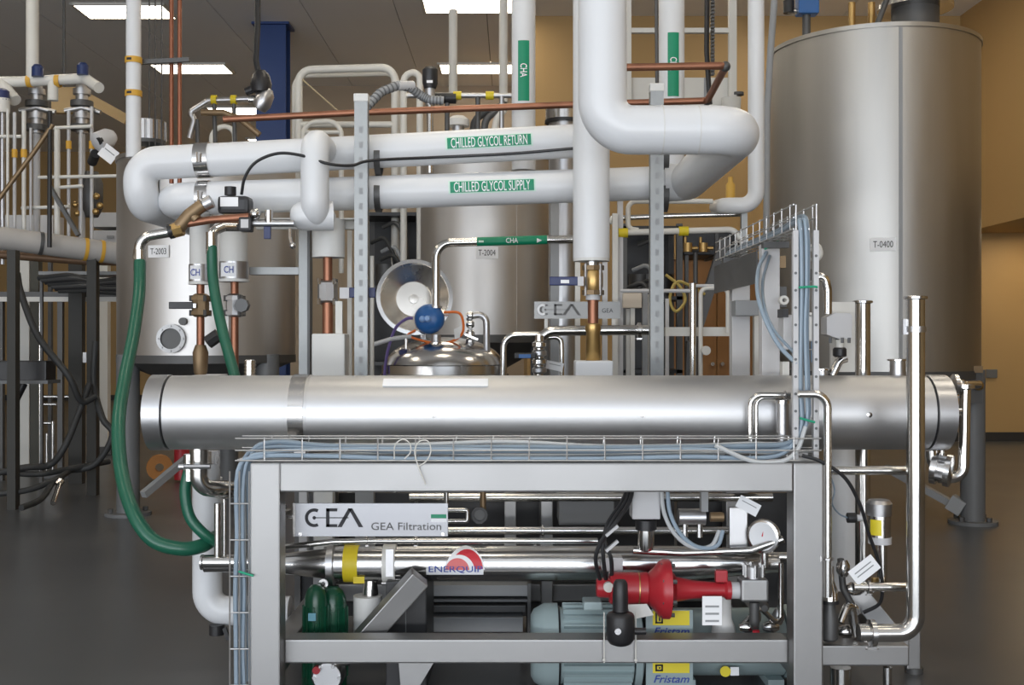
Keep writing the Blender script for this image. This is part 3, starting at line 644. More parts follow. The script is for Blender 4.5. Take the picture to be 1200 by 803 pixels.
for py0, py1, lab in ((716, 733, 'TOP'), (777, 789, 'LOW')):
    lb = pt('label_plate', M().bxp(757, 812, py0-1, py1+16, 4.035, 4.037), teal, mo2)
    pt('yellow_label', M().bxp(765, 808, py0, py1, 4.033, 4.035), ylab, lb)
    pt('label_symbol', M().bxp(768, 777, py0+2, py0+4, 4.0318, 4.033).bxp(768, 770, py0+2, py1-2, 4.0318, 4.033).bxp(768, 777, py1-4, py1-2, 4.0318, 4.033).bxp(775, 777, py0+2, py1-2, 4.0318, 4.033).bxp(772, 774, py0+5, py1-5, 4.0318, 4.033), ink, lb)
    text('Fristam', P(787, py1+7, 4.0325), S(42, 4.03), S(9, 4.03), blueink, lb, shear=.3, bold=.012)
    pt('bracket', M().bxp(757, 760, py0-1, py1+16, 4.037, 4.14), darkst, lb)
pt('warning_dot', M().cyl(P(850, 787, 4.13), 'y', .006, .02), ylab, mo2); pt('rating_plate', M().bxp(856, 866, 782, 792, 4.128, 4.13), paper, mo2)
s = T('pump_sleeve', 'cream plastic sleeve flaring at its foot beside the hanging white tag', 'sleeve')
pt('sleeve', M().lathe(P(848, 741, 4.1), 'z', [(0, .045), (.02, .042), (.05, .03), (.14, .027)], 20), whited, s)
gm = T('green_motor', 'dark green ribbed motor behind the frame post', 'motor')
og = P(380, 724, 4.14); rG = S(24, 4.14)
def lobe(px, r, d, ytop, nm):
    c = P(px, 724, d); H = lambda y: Z(y, d)
    pt(nm, M().lathe(Vector((c.x, d, 0)), 'z', [(H(800), r*.8), (H(790), r), (H(ytop+26), r*1.0), (H(ytop+14), r*.95), (H(ytop+6), r*.75), (H(ytop+1), r*.42), (H(ytop), .001)], 28), dgreen, gm)
    for k in range(12):
        a = 2*math.pi*k/12; n = Vector((math.cos(a), math.sin(a), 0)); pt('fin', M().bar(Vector((c.x, d, H(792)))+n*r, Vector((c.x, d, H(ytop+24)))+n*r, .005, .014, n), dgreen, gm)
lobe(370, S(13.5, 4.09), 4.09, 685, 'front_lobe'); lobe(390, S(16, 4.16), 4.16, 687, 'rear_lobe')
pt('blue_plate', M().bxp(361, 370, 719, 728, 4.035, 4.04), mat('pale_blue_plate', (.15, .38, .48), .4), gm)
pt('base', M().cyl(Vector((og.x, og.y, .05)), 'z', .1, rG*1.1, 24), dgreen, gm); pt('lifting_eye', M().ring(P(379, 684, 4.12), 'y', .012, .008, .018, 14), steel, gm)
s = T('transfer_pump', 'steel pump casing with red cap below the green motor', 'pump')
o = P(384, 792, 4.02); pt('casing', M().lathe(o, 'y', [(-.02, .05), (.0, .06), (.05, .06)], 24), satin, s); bolts(s, o+Vector((0, -.022, 0)), 'y', .045, 6, .007, .014, steel)
pt('port', M().cyl(o+Vector((.03, -.0, .05)), 'x', .1, .014), tube, s); pt('red_cap', M().cyl(o+Vector((-.035, -.03, .03)), 'y', .02, .014), red, s)
# ---- red actuated valve
rv = T('red_actuator_valve', 'red cast pneumatic actuator with broad bolted diaphragm flange', 'valve')
ax = Vector((1, 0, -.02)).normalized(); o = P(760, 690, 4.0)
def al(px): return (px-760)/F*4.0
pt('diaphragm_flange', M().lathe(o, ax, [(al(757), .05), (al(766), .075), (al(772), .098), (al(777), .106), (al(784), .106), (al(786), .07), (al(791), .05)], 28), red, rv)
pt('body', M().lathe(o, ax, [(al(714), .052), (al(716), .057), (al(748), .057), (al(758), .06)], 28), red, rv)
pt('end_boss', M().lathe(o, ax, [(al(699), .03), (al(701), .034), (al(715), .036)], 20), red, rv)
pt('yoke', M().lathe(o, ax, [(al(786), .052), (al(792), .045), (al(812), .033), (al(848), .026), (al(851), .034), (al(856), .034)], 20), red, rv)
pt('body_seam', M().ring(o+ax*al(748), ax, .004, .057, .0585, 28), brass, rv)
bolts(rv, o+ax*al(781), ax, .094, 8, .008, .05, darkst, .3)
pt('lug', M().box(*sorted((X(838, 4), X(852, 4))), 3.985, 4.015, Z(682, 4), Z(668, 4)), red, rv, .004)
pt('vent_plug', M().cyl(P(713, 688, 3.955), 'y', .02, .018), paintw, rv)
pt('steel_coupling', M().lathe(o, ax, [(al(856), .03), (al(872), .03)], 20), lgrey, rv)
s = T('valve_block', 'grey steel valve block with bolted bonnet at the end of the red actuator', 'valve')
b = P(886, 693, 4.0); pt('block', M().bxp(869, 901, 680, 706, 3.95, 4.03), frame, s, .008)
pt('bonnet', M().cyl(P(883, 672, 3.99), 'z', .05, .03, 16), satin, s); bolts(s, P(883, 668, 3.99), 'z', .035, 6, .007, .045, steel)
pt('outlet', M().pipe([P(884, 706, 3.99), P(884, 730, 3.99), P(884, 735, 4.1)], .018, .02), darkst, s)
rg_ = T('air_regulator', 'black air filter regulator hanging over the lower beam', 'regulator')
o = P(727, 700, 3.82)
pt('adjusting_knob', M().lathe(Vector((o.x, o.y, 0)), 'z', [(Z(716, 3.82), .027), (Z(700, 3.82), .027), (Z(684, 3.82), .025), (Z(680, 3.82), .018)], 16), black, rg_)
pt('body', M().lathe(Vector((o.x, o.y, 0)), 'z', [(Z(756, 3.82), .025), (Z(754, 3.82), .038), (Z(748, 3.82), .049), (Z(722, 3.82), .049), (Z(719, 3.82), .044), (Z(717, 3.82), .03)], 16), black, rg_)
pt('gauge_port', M().cyl(P(724, 740, 3.77), 'y', .012, .011), satin, rg_)
pt('side_port', M().cyl(P(750, 740, 3.83), 'x', .04, .012), black, rg_)
pt('mount_link', M().bar(P(727, 705, 3.845), P(727, 700, 3.95), .02, .02), black, rg_)
for px in (708, 745): one('hanging_tie', M().pipe([P(px, 718, 3.85), P(px, 740, 3.848), P(px, 777, 3.853)], .0028, 0, 6).ball(P(px, 774, 3.852), .006, 8), paintw, 'white nylon tie hanging straight over the lower beam', 'tie', 'white ties by the air regulator')
def tag(px, py, w, h, ang, d, label, lines=2, tilt=0):
    t = T('paper_tag', label, 'tag'); c = P(px, py, d); g_ = math.radians(ang); tl_ = math.radians(tilt)
    rt_ = Vector((math.cos(g_)*math.cos(tl_), math.sin(tl_), math.sin(g_)*math.cos(tl_))); up_ = Vector((-math.sin(g_), 0, math.cos(g_)))
    W, H = S(w, d)/2, S(h, d)/2; n = rt_.cross(up_).normalized()
    pt('card', M().prism([c+rt_*i*W+up_*j*H for i, j in ((-1, -1), (1, -1), (1, 1), (-1, 1))], -n*.0012), paper, t)
    for k in range(lines):
        q_ = c+n*.0006+up_*H*(.3-.5*k); pt('printed_line', M().prism([q_+rt_*i*W*.7+up_*j*H*.07 for i, j in ((-1, -1), (1, -1), (1, 1), (-1, 1))], n*.0003), mgrey, t)
    return t
tag(834.5, 716, 23, 34, 0, 3.93, 'upright white paper tag hanging under the red actuator yoke', 3)
t_ = T('paper_tag', 'blank cream card tag tucked under the red actuator body', 'tag')
pt('card', M().prism([P(734, 709, 3.93), P(758, 708, 3.93), P(766, 721, 3.93), P(742, 726, 3.93)], (0, .0015, 0)), whited, t_)
tag(877, 593, 27, 15, -28, 3.92, 'slanted white tag below the top beam near the gauge', 1)
tag(1013, 668, 34, 20, 38, 3.85, 'tilted white tag hung on the transmitter tube', 2)
# junction box with level probe
s = T('level_probe', 'grey boxed level probe with black collar and steel tip under the top beam', 'probe')
pt('housing', M().bxp(741, 774, 572, 609, 3.98, 4.08), lgrey, s, .005); pt('collar', M().cyl(P(757, 615, 4.03), 'z', .036, .039), black, s)
pt('probe_tip', M().lathe(P(757, 634, 4.03), 'z', [(-.04, .008), (-.034, .024), (-.012, .03), (.04, .03)], 20), tube, s)
for i, (a, lab) in enumerate(((0, 'outer'), (5, 'middle'), (9, 'inner'))):
    cable('hose', [P(742-a*.6, 570, 3.97+i*.02), P(737-a, 590, 3.95+i*.02), P(722-a, 612, 3.93+i*.02), P(705-a*.3+i*3, 634, 3.94+i*.01), P(698+i*9, 655, 3.95), P(703+i*7, 680, 3.99)], .0075, black, lab+' black air hose bundled beside the level probe', 'hose', 'black air hoses')
for z_, lab in ((622, 'upper'), (640, 'lower')):
    one('hose_clip', M().bar(P(710, z_+6, 3.925), P(724, z_-6, 3.925), .02, .01), lgrey, lab+' pale clip holding the black air hoses', 'clip')
s = T('solenoid', 'small silver solenoid with nut on the product tube above the red actuator', 'solenoid')
pt('coil', M().bxp(706, 730, 654, 670, 4.06, 4.12), lgrey, s, .004); pt('nut', M().cyl(P(718, 668, 4.08), 'z', .06, .018, 6), steel, s)
for i, (dx, m_, lab) in enumerate(((0, cableg, 'pale grey'), (7, cableb, 'light blue'))):
    cable('cable', [P(775+dx, 570, 3.96), P(778+dx, 600, 3.96), P(790+dx, 625, 3.95), P(810+dx, 641, 3.95), P(833+dx, 640, 3.96), P(843+dx*.6, 622, 3.98)], .0075, m_, lab+' cable hanging in a loop right of the level probe')
# gauge cluster
s = T('pressure_gauge', 'round white faced pressure gauge seen edge on by the frame post', 'gauge')
o = P(896, 628, 4.06); a = Vector((-.6, -.8, 0)).normalized()
pt('case', M().lathe(o, a, [(-.03, .05), (.0, .062), (.018, .062), (.02, .055)], 28), steel, s); pt('dial', M().cyl(o+a*.0185, a, .004, .052, 28), paper, s)
pt('needle', M().bar(o+a*.022, o+a*.022+Vector((.01, 0, .035)), .004, .002), redink, s); pt('stem', M().cyl(o+Vector((0, 0, -.085)), 'z', .06, .014), steel, s)
one('steel_plate', M().bxp(855, 876, 595, 645, 4.1, 4.12), satin, 'plain vertical steel plate left of the pressure gauge', 'plate', None, .002)
s = T('vent_valve', 'dark horizontal valve body with small fittings below the top beam', 'valve')
pt('body', M().pipe([P(795, 606, 4.2), P(826, 606, 4.2)], .032, 0, 16), satin, s); pt('knob', M().cyl(P(840, 606, 4.15), 'x', .05, .018), bronze, s)
for px in (803, 820): pt('fitting', M().cyl(P(px, 622, 4.16), 'z', .05, .011, 8), steel, s)
one('bracket_post', M().bxp(862-40, 868-38, 574, 600, 4.1, 4.14), mgrey, 'short grey bracket under the beam between loop and tag', 'bracket')
s = T('inlet_fitting', 'cluster of small clamped steel fittings low beside the corner post', 'fitting')
for i in range(5):
    o = P(876+i*9, 735-12*(i % 3), 4.05+.02*i); pt('ferrule', M().lathe(o, ('x', 'z', 'y')[i % 3], [(-.03, .012), (-.01, .022), (.01, .022), (.03, .012)], 14), (steel, satin, darkst)[i % 3], s)
pt('link_tube', M().pipe([P(868, 735, 4.05), P(890, 712, 4.07), P(915, 735, 4.1), P(915, 660, 4.1)], .01, .02), tube, s)
pt('red_cap', M().cyl(P(886, 744, 4.0), 'z', .03, .013), redink, s)

s = T('dark_backing', 'dark backing panels added behind the tubes to darken the skid interior', 'panel')  # black sheets added so the space behind the tubes reads dark
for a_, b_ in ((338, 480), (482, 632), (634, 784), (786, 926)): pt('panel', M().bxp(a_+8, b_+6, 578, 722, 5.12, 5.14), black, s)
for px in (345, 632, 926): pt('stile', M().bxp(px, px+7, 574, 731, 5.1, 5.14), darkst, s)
# ================================================================ RIGHT END OF THE SKID
def flange(parent, p, a, r, t=.012, m=steel, name='ferrule'): return pt(name, M().lathe(V(p), a, [(-t, r*.98), (-t*.6, r*1.3), (t*.6, r*1.3), (t, r*.98)], 20), m, parent)
s = T('tall_steel_pipe', 'tall polished open steel pipe rising in front of the shell end', 'pipe')
dA = 3.76; r = S(10.5, dA)
pt('tube', M().pipe([P(1073, 348, dA), P(1073, 742, dA), P(1030, 742, dA), P(1006, 742, dA)], r, .09, 20, 10), tube, s)
flange(s, P(1073, 349, dA), 'z', r*.98, .007); clamp(s, P(1022, 742, dA), 'x', r)
pt('clip', M().ring(P(1073, 386, dA), 'z', .02, r, r+.004).box(X(1058, dA), X(1064, dA), dA-.004, dA+.012, Z(392, dA), Z(374, dA)), satin, s)
s = T('short_steel_pipe', 'open steel pipe with flared lip rising behind the shell', 'pipe')
dB = 4.42; r = S(8.7, dB)
pt('tube', M().pipe([P(1011, 353, dB), P(1011, 655, dB), P(1011, 690, dB)], r, 0, 20), tube, s); flange(s, P(1011, 354, dB), 'z', r, .007)
for px, top, lab in ((1052, 421, 'stubby'), (963, 432, 'low')):
    s = T('pipe_stub', lab+' steel stub with lip on top of the shell', 'pipe stub'); r = S(9 if px > 1000 else 7, 4.2)
    pt('tube', M().cyl(P(px, (top+450)/2, 4.2), 'z', S(450-top, 4.2), r), satin, s); flange(s, P(px, top+1, 4.2), 'z', r, .005)
s = T('insulated_riser', 'white insulated pipe standing behind the shell end below it', 'pipe')
pt('insulation', M().pipe([P(988, 460, 4.75), P(988, 665, 4.75), P(988, 690, 4.75)], S(17, 4.75), 0, 24), white, s)
line('thin steel line dropping down the outer face of the corner post', [(936, 462, 3.8), (970, 462, 3.8), (970, 700, 3.8)], 4.8, br=.05, group='thin lines beside the ladder', cl=[((970, 655, 3.8), 'z')])
line('hooped thin steel line in front of the shell', [(926, 463, 3.97), (879, 463, 3.97), (879, 520, 3.97)], 3.4, br=.04, group='thin lines beside the ladder', cl=[((920, 463, 3.97), 'x')])
line('second hooped line nested just behind the first', [(926, 466, 4.0), (886, 466, 4.0), (886, 520, 4.0)], 2.6, br=.03, group='thin lines beside the ladder')
s = T('sample_cylinder', 'short upright steel cylinder in front of the shell by the hooped line', 'cylinder')
pt('body', M().cyl(P(917, 497, 3.97), 'z', S(52, 3.97), S(7.5, 3.97)), satin, s); pt('cap', M().cyl(P(917, 471, 3.97), 'z', .012, S(8.5, 3.97)), steel, s)
line('level steel line crossing behind the tall pipe', [(968, 551.5, 3.86), (1066, 551.5, 3.86)], 5.2, group='cross lines at the skid end')
line('low steel line joining the tall pipe above its bend', [(1000, 688, 3.86), (1066, 688, 3.86)], 5.2, group='cross lines at the skid end', cl=[((1018, 688, 3.86), 'x')])
# transmitter
s = T('pressure_transmitter', 'silver round transmitter head with yellow band on a steel stem', 'transmitter')
dT = 3.92; o = P(1030, 612, dT)
pt('cap', M().lathe(Vector((o.x, dT, 0)), 'z', [(Z(604, dT), S(14, dT)), (Z(590, dT), S(15, dT)), (Z(586, dT), S(12, dT)), (Z(584.5, dT), .001)], 24), satin, s)
pt('head', M().cyl(P(1031, 616, dT), 'z', S(26, dT), S(12.5, dT), 20), steel, s); pt('collar', M().cyl(P(1031, 633, dT), 'z', S(8, dT), S(13.5, dT), 20), lgrey, s)
pt('yellow_band', M().patch(P(1031, 617, dT), 'z', -S(9, dT), S(9, dT), S(12.8, dT), -70, -10, .002), ylab, s)
pt('stem', M().cyl(P(1034, 662, dT), 'z', S(56, dT), S(5.5, dT)), tube, s); clamp(s, P(1034, 690, dT), 'z', S(6, dT))
pt('cable_gland', M().cyl(P(1006, 607, dT), 'x', S(16, dT), S(4, dT), 10), lgrey, s); pt('gland_cap', M().cyl(P(998, 607, dT), 'x', S(10, dT), S(6, dT), 12), black, s)
cable('cable', [P(993, 607, 3.92), P(983, 602, 3.9), P(975, 590, 3.86), P(978, 575, 3.85), P(973, 556, 3.85)], .003, cabled, 'thin cable curling from the transmitter gland to the post')
# end drain pipe
s = T('end_drain_pipe', 'bent steel drain pipe with clamps hanging off the shell end cap', 'pipe')
dE = 4.16; r = S(6.5, dE)
pt('tube', M().pipe([P(1118, 451, dE), P(1131, 451, dE), P(1130, 505, dE), P(1129, 560, dE), P(1100, 560, dE)], r, .06, 16, 8), tube, s)
clamp(s, P(1119, 451, dE), 'x', r*1.3); clamp(s, P(1130, 453, dE), 'z', r*1.2)
pt('link', M().pipe([P(1108, 482, dE), P(1132, 482, dE)], r*.8, 0, 12), tube, s); pt('top_arm', M().pipe([P(1131, 451, dE), P(1147, 451, dE+.05)], r*.7, 0, 12), tube, s)
s = T('drain_valve', 'clamped steel butterfly valve below the shell end cap', 'valve')
o = P(1104, 550, 4.16); a = Vector((.8, -.5, -.15)).normalized()
pt('body', M().lathe(o, a, [(-.04, .035), (-.034, .062), (-.014, .062), (-.012, .045), (.012, .045), (.014, .062), (.034, .062), (.04, .035)], 24), steel, s)
pt('stem', M().cyl(o+Vector((0, 0, .05)), 'z', .05, .009), steel, s); bolts(s, o, a, .052, 4, .009, .05, satin, .5)
pt('neck', M().pipe([P(1091, 528, 4.16), P(1092, 540, 4.16), P(1103, 552, 4.16)], .022, .03), tube, s)
s = T('tank_clamp_head', 'dark bracket head on the tall tank leg beside the shell', 'bracket')
pt('plate', M().bxp(1131, 1151, 431, 473, 7.8, 7.9), darkst, s); pt('cap', M().bxp(1129, 1152, 429, 437, 7.78, 7.92), bronze, s); pt('knob', M().ball(P(1147, 452, 7.75), .035), brass, s)
# low tangle right of the post
s = T('angled_plate', 'dark flat brace slanting down to the outrigger beam', 'brace')
pt('bar', M().bar(P(1000, 688, 4.05), P(1058, 760, 4.0), .07, .03, (0, 1, .3)), frame, s, .003); pt('end_bolt', M().cyl(P(1048, 738, 3.97), 'y', .03, .014), steel, s)
s = T('corner_valve', 'upright steel ball valve beside the corner post', 'valve')
o = P(974, 690, 3.9); pt('body', M().lathe(P(972, 728, 3.9), 'z', [(-.07, .02), (-.06, .03), (.02, .03), (.045, .022), (.1, .018)], 20), darkst, s)
pt('top_cone', M().lathe(P(972, 700, 3.9), 'z', [(-.02, .032), (.02, .03), (.06, .016), (.11, .015)], 20), tube, s); pt('collar', M().cyl(P(972, 705, 3.9), 'z', .012, .034), black, s)
pt('side_port', M().pipe([P(985, 730, 3.92), P(996, 700, 3.95), P(1003, 745, 3.96)], .016, .03), tube, s)
s = T('sight_cross', 'clamped steel cross fitting behind the hanging tag', 'fitting')
for p_, a_ in (((1002, 690, 3.98), 'x'), ((988, 666, 3.98), 'z'), ((1000, 715, 3.98), 'y'), ((992, 740, 4.0), 'x')): pt('ferrule', M().lathe(P(*p_), a_, [(-.03, .014), (-.012, .024), (.012, .024), (.03, .014)], 16), (steel, satin)[p_[0] % 2], s)
pt('link', M().pipe([P(985, 655, 3.98), P(988, 690, 3.98), P(1000, 712, 3.98), P(1008, 752, 4.0)], .012, .03), darkst, s)
pt('brass_plug', M().cyl(P(1025, 682, 3.93), 'z', .03, .012, 8), brass, s)
line('wide steel stub standing below the outrigger beam', [(985, 782, 4.02), (985, 806, 4.02)], 12, group='stubs under the outrigger')
line('narrow steel stub standing below the outrigger beam', [(1040, 782, 4.02), (1040, 806, 4.02)], 5, group='stubs under the outrigger')
# ================================================================ CONTROL STAND AND BOXES OVER THE SHELL
s = T('control_stand', 'pale grey upright channel carrying the upper wire tray', 'stand')
pt('channel', M().bxp(893, 914, 286, 462, 4.36, 4.42), lgrey, s, .003); pt('foot', M().bxp(890, 917, 440, 447, 4.34, 4.45), lgrey, s)
pt('side_clip', M().bxp(914, 922, 336, 360, 4.38, 4.41), darkst, s); pt('side_clip', M().bxp(914, 921, 300, 314, 4.38, 4.41), bronze, s)
s = T('rear_stand', 'second grey upright channel further back under the wire tray', 'stand')
pt('channel', M().bxp(858, 879, 318, 470, 5.15, 5.22), lgrey, s, .003); pt('grey_junction', M().bxp(862, 890, 352, 370, 5.05, 5.15), mgrey, s, .004)
pt('thin_channel', M().bxp(884, 889, 368, 470, 5.2, 5.24), paintw, s)
s = T('valve_positioner', 'white boxed positioner with black knob behind the cable ladder', 'positioner')
dP = 4.15
pt('housing', M().prism([P(969, 372, dP), P(978, 367, dP), P(996, 367, dP), P(999, 371, dP), P(998, 397, dP), P(985, 398, dP), P(969, 392, dP)], (0, .08, 0)), lgrey, s)
pt('back_plate', M().bxp(974, 1002, 354, 436, dP+.1, dP+.12), paintw, s); pt('knob', M().lathe(P(984, 413, dP), 'z', [(-.018, .018), (-.012, .025), (.012, .025), (.018, .02)], 16), black, s)
pt('neck', M().cyl(P(984, 403, dP+.01), 'z', .03, .016), paintw, s); bolts(s, P(984, 399, dP), 'z', .035, 4, .006, .02, dgrey)
pt('top_tube', M().pipe([P(950, 328, dP), P(966, 322, dP), P(970, 340, dP), P(970, 368, dP)], S(5, dP), .05), tube, s)
s = T('solenoid_box', 'plain light grey box fixed behind the lower ladder', 'box')
pt('case', M().bxp(918, 931, 369, 410, 4.2, 4.28), lgrey, s, .004); pt('lid', M().bxp(917, 924, 362, 372, 4.19, 4.27), black, s)
s = T('conduit_body', 'curved white conduit elbow beside the ladder top', 'conduit')
pt('elbow', M().pipe([P(948, 292, 4.0), P(958, 286, 4.0), P(962, 300, 4.0), P(952, 306, 4.0)], .012, .03), paintw, s); pt('gland', M().cyl(P(954, 322, 3.98), 'z', .04, .014), dgrey, s)
s = T('rotary_valve', 'white ringed valve on the shell top behind the ladder', 'valve')
pt('ring', M().ring(P(918, 352, 4.3), 'y', .03, .008, .018), paintw, s); pt('body', M().bxp(938, 952, 366, 400, 4.1, 4.16), whited, s, .004)
pt('blue_grip', M().bxp(952, 958, 400, 425, 4.05, 4.07), mat('sky_blue_plastic', (.1, .33, .65), .4), s, .002); pt('base', M().bxp(917, 925, 424, 440, 4.2, 4.24), paintw, s)
pt('foot_elbow', M().pipe([P(975, 440, 4.2), P(984, 422, 4.2), P(992, 420, 4.2)], .016, .03), tube, s)
# ================================================================ CENTRE: COPPER VALVE STACK BELOW THE RISER
s = T('riser_ball_valve', 'brass flanged ball valve on a copper drop below the white riser', 'valve')
dv = 5.3
pt('top_nipple', M().cyl(P(694, 308, dv), 'z', .04, .035), steel, s)
for z_ in (314, 343): pt('flange', M().cyl(P(695, z_, dv), 'z', .022, S(13, dv), 8), bronze, s)
pt('body', M().lathe(P(695, 328, dv), 'z', [(-.06, .036), (-.03, .048), (.03, .048), (.06, .036)], 16), brass, s); bolts(s, P(695, 328, dv), 'z', S(12, dv), 4, .008, .15, satin, .75)
pt('neck', M().cyl(P(695, 348, dv), 'z', .03, .035), lgrey, s)
pt('copper_tube', M().cyl(P(695, 364, dv), 'z', S(30, dv), S(6.3, dv)), copper, s)
pt('brass_coupling', M().lathe(P(695, 402, dv), 'z', [(-S(22, dv), .03), (-S(20, dv), .036), (S(12, dv), .033), (S(16, dv), .04), (S(22, dv), .036)], 18), brass, s)
h_ = pt('lever', M().bar(P(644, 329.5, dv-.07), P(683, 329.5, dv-.07), .014, .042), navy, s, .005); pt('lever_print', M().bxp(657, 667, 328, 332, dv-.079, dv-.077), paper, h_); pt('lever_hub', M().bxp(677, 684, 324, 335, dv-.082, dv-.05), lgrey, h_)
pt('pad_block', M().bxp(674.5, 718.5, 423, 452, dv-.09, dv+.09), white, s, .006)
# ================================================================ LEFT: HOSES, BALANCING VALVES, DROPS
s = T('hose_balancing_valve', 'brass and copper balancing valve assembly below the supply pipe end', 'valve')
dH = 5.2
pt('copper_tube', M().pipe([P(205, 268, dH), P(215, 263, dH), P(245, 258, dH), P(292, 254, dH)], S(4.5, dH), .03), copper, s)
pt('y_body', M().pipe([P(207, 270, dH), P(222, 252, dH), P(238, 240, dH)], S(8, dH), .03, 12), bronze, s)
pt('y_body', M().pipe([P(231, 258, dH), P(221, 247, dH)], S(6.5, dH), 0, 10), bronze, s)
pt('union_nut', M().cyl(P(208, 269, dH), (1, 0, .25), .05, S(9, dH), 8), brass, s); pt('knob', M().cyl(P(201, 271, dH), (1, 0, .25), .022, S(9, dH), 12), black, s)
pt('cap', M().cyl(P(244, 238, dH), (1, 0, .5), .04, S(8, dH), 10), satin, s)
pt('steel_swivel', M().pipe([P(200, 272, dH), P(165, 278, dH), P(161, 304, dH)], S(6, dH), .07, 14), tube, s)
s = T('valve_actuator', 'black boxed valve actuator with white label under the supply pipe', 'actuator')
dQ = 5.25
pt('housing', M().bxp(254, 291, 229, 250, dQ, dQ+.12), black, s, .02); pt('label_plate', M().bxp(258, 279, 231, 242, dQ-.002, dQ), paper, s); pt('top_knob', M().cyl(P(270, 224, dQ+.06), 'z', .04, .028), black, s)
pt('bracket', M().bxp(262, 286, 250, 262, dQ+.03, dQ+.1), bronze, s)
cable('cable', [P(283, 228, dQ+.05), P(287, 208, dQ+.02), P(300, 190, dQ), P(325, 180, dQ), P(352, 182, dQ), P(385, 192, dQ+.0), P(412, 194, dQ+.05), P(437, 188, dQ+.1), P(520, 184, dQ+.23), P(600, 180, dQ+.23), P(672, 174, dQ+.2)], .0075, black, 'black cable looping from the boxed actuator along the return pipe', br=.1)
s = T('blue_valve_pair', 'small square black valve with blue lever tags left of the branch elbow', 'valve')
pt('square_body', M().bxp(279, 294, 254, 271, 5.15, 5.22), black, s, .01); pt('face_ring', M().bxp(282, 291, 257, 267, 5.147, 5.15), lgrey, s); pt('blue_lever', M().bxp(309, 317, 262, 280, 5.2, 5.22), navy, s, .003); pt('ball_end', M().ball(P(299, 251, 5.2), .028), steel, s)
pt('chain_tag', M().pipe([P(340, 268, 5.2), P(340, 278, 5.2), P(343, 290, 5.2)], .008, .01, 8).ball(P(343, 288, 5.2), .016), steel, s); pt('spindle', M().pipe([P(294, 262, 5.2), P(345, 262, 5.2)], .016, 0, 10), satin, s); pt('valve_cap', M().cyl(P(315, 254, 5.2), 'z', .06, .018), steel, s)
def hose(name, label, pts, rp, br=.2):
    s = T(name, label, 'hose', 'green rubber hoses'); r_ = S(rp, pts[0][2]); pt('hose_wall', M().pipe(smooth(pts, 8), r_, 0, 16, 8), hoseg, s)
    pt('crimp_ferrule', M().cyl(V(pts[0]), 'z', .1, r_*1.06), tube, s); return s
hose('green_hose', 'long green rubber hose sagging round the left end of the shell', [(164, 305, 5.2), (163, 345, 5.1), (156, 395, 4.9), (146, 445, 4.7), (139, 495, 4.5), (142, 550, 4.35), (155, 598, 4.2), (178, 632, 4.15), (210, 643, 4.15), (236, 640, 4.2), (252, 630, 4.3)], 6.8)
hose('green_hose', 'green rubber hose slanting down in front of the left jacketed drops', [(248, 285, 5.1), (250, 330, 5.08), (259, 380, 5.0), (275, 440, 4.9), (280, 455, 4.85)], 6.2)
pt('bent_tail', M().pipe([P(248, 290, 5.1), P(248, 272, 5.1), P(262, 266, 5.15), P(285, 266, 5.2)], S(5.5, 5.1), .05), tube, hose('green_hose', 'short green hose loop below the shell end by the white elbow', [(222, 548, 4.2), (217, 575, 4.2), (222, 605, 4.2), (238, 625, 4.2), (255, 636, 4.22)], 6.5))
# two jacketed drops with copper valves
def drop(px, w, top, jb, label, side, dd=5.7):
    s = T('jacketed_drop', label, 'pipe'); r_ = S(w/2, dd)
    pt('insulation', M().pipe([P(px, top, dd), P(px, jb, dd)], r_, 0, 24), whited, s)
    pt('metal_band', M().ring(P(px, jb-11, dd), 'z', S(20, dd), r_, r_+.004, 28), satin, s)
    lb = pt('band_label', M().patch(P(px, jb-11, dd), 'z', -S(8, dd), S(8, dd), r_+.005, -42, 18, .001), paper, s)
    text('CH', P(px-1.5, jb-11, dd)+Vector((0, -r_-.009, 0)), S(11, dd), S(8, dd), blueink, lb, bold=.01)
    pt('end_disc', M().cyl(P(px, jb+1, dd), 'z', .014, r_*1.12, 28), whited, s)
    pt('copper_tube', M().cyl(P(px+1, (jb+440)/2, dd), 'z', S(440-jb, dd), S(4.6, dd)), copper, s)
    pt('valve_body', M().lathe(P(px+1, 358, dd), 'z', [(-.06, .03), (-.05, .045), (.05, .045), (.06, .03)], 8), (bronze, satin)[side], s)
    for z_ in (350, 367): pt('valve_flange', M().cyl(P(px+1, z_, dd), 'z', .018, .055, 8), (bronze, satin)[side], s); bolts(s, P(px+1, z_, dd), 'z', .052, 4, .009, .03, darkst, .7)
    if side == 0:
        h_ = pt('lever', M().bar(P(226, 358, dd-.06), P(198, 358, dd-.06), .014, .036), black, s, .004); pt('lever_shank', M().bar(P(230, 358.5, dd-.055), P(213, 358, dd-.055), .012, .022), satin, h_)
        pt('strainer', M().lathe(P(px+1, 418, dd), 'z', [(-.1, .024), (-.08, .034), (.02, .04), (.06, .026)], 14), bronze, s); pt('strainer_cap', M().cyl(P(px+16, 397, dd), (1, 0, .7), .07, .035, 8), black, s)
    else:
        pt('lever_end', M().cyl(P(px+10, 358, dd-.08), 'y', .05, .035, 8), dgrey, s); pt('clear_tube', M().bxp(px-10, px-6, 366, 395, dd-.02, dd), paintw, s)
    return s
drop(234, 23, 262, 331, 'narrow white jacketed drop with black lever valve and copper tail', 0)
drop(274, 32, 262, 328, 'wide white jacketed drop with steel valve and copper tail', 1)
one('pad_block', M().bxp(224, 252, 440, 452, 5.55, 5.8), white, 'white pad block under the narrow copper tail', 'block', None, .004)
s = T('threaded_stub', 'short threaded steel stub standing behind the shell', 'fitting')
pt('stub', M().lathe(P(293, 446, 4.2), 'z', [(0, .02), (.075, .02), (.08, .015)]+[], 16), steel, s)
for i in range(5): pt('thread_ring', M().ring(P(293, 440-i*4, 4.2), 'z', .006, .02, .023, 16), steel, s)
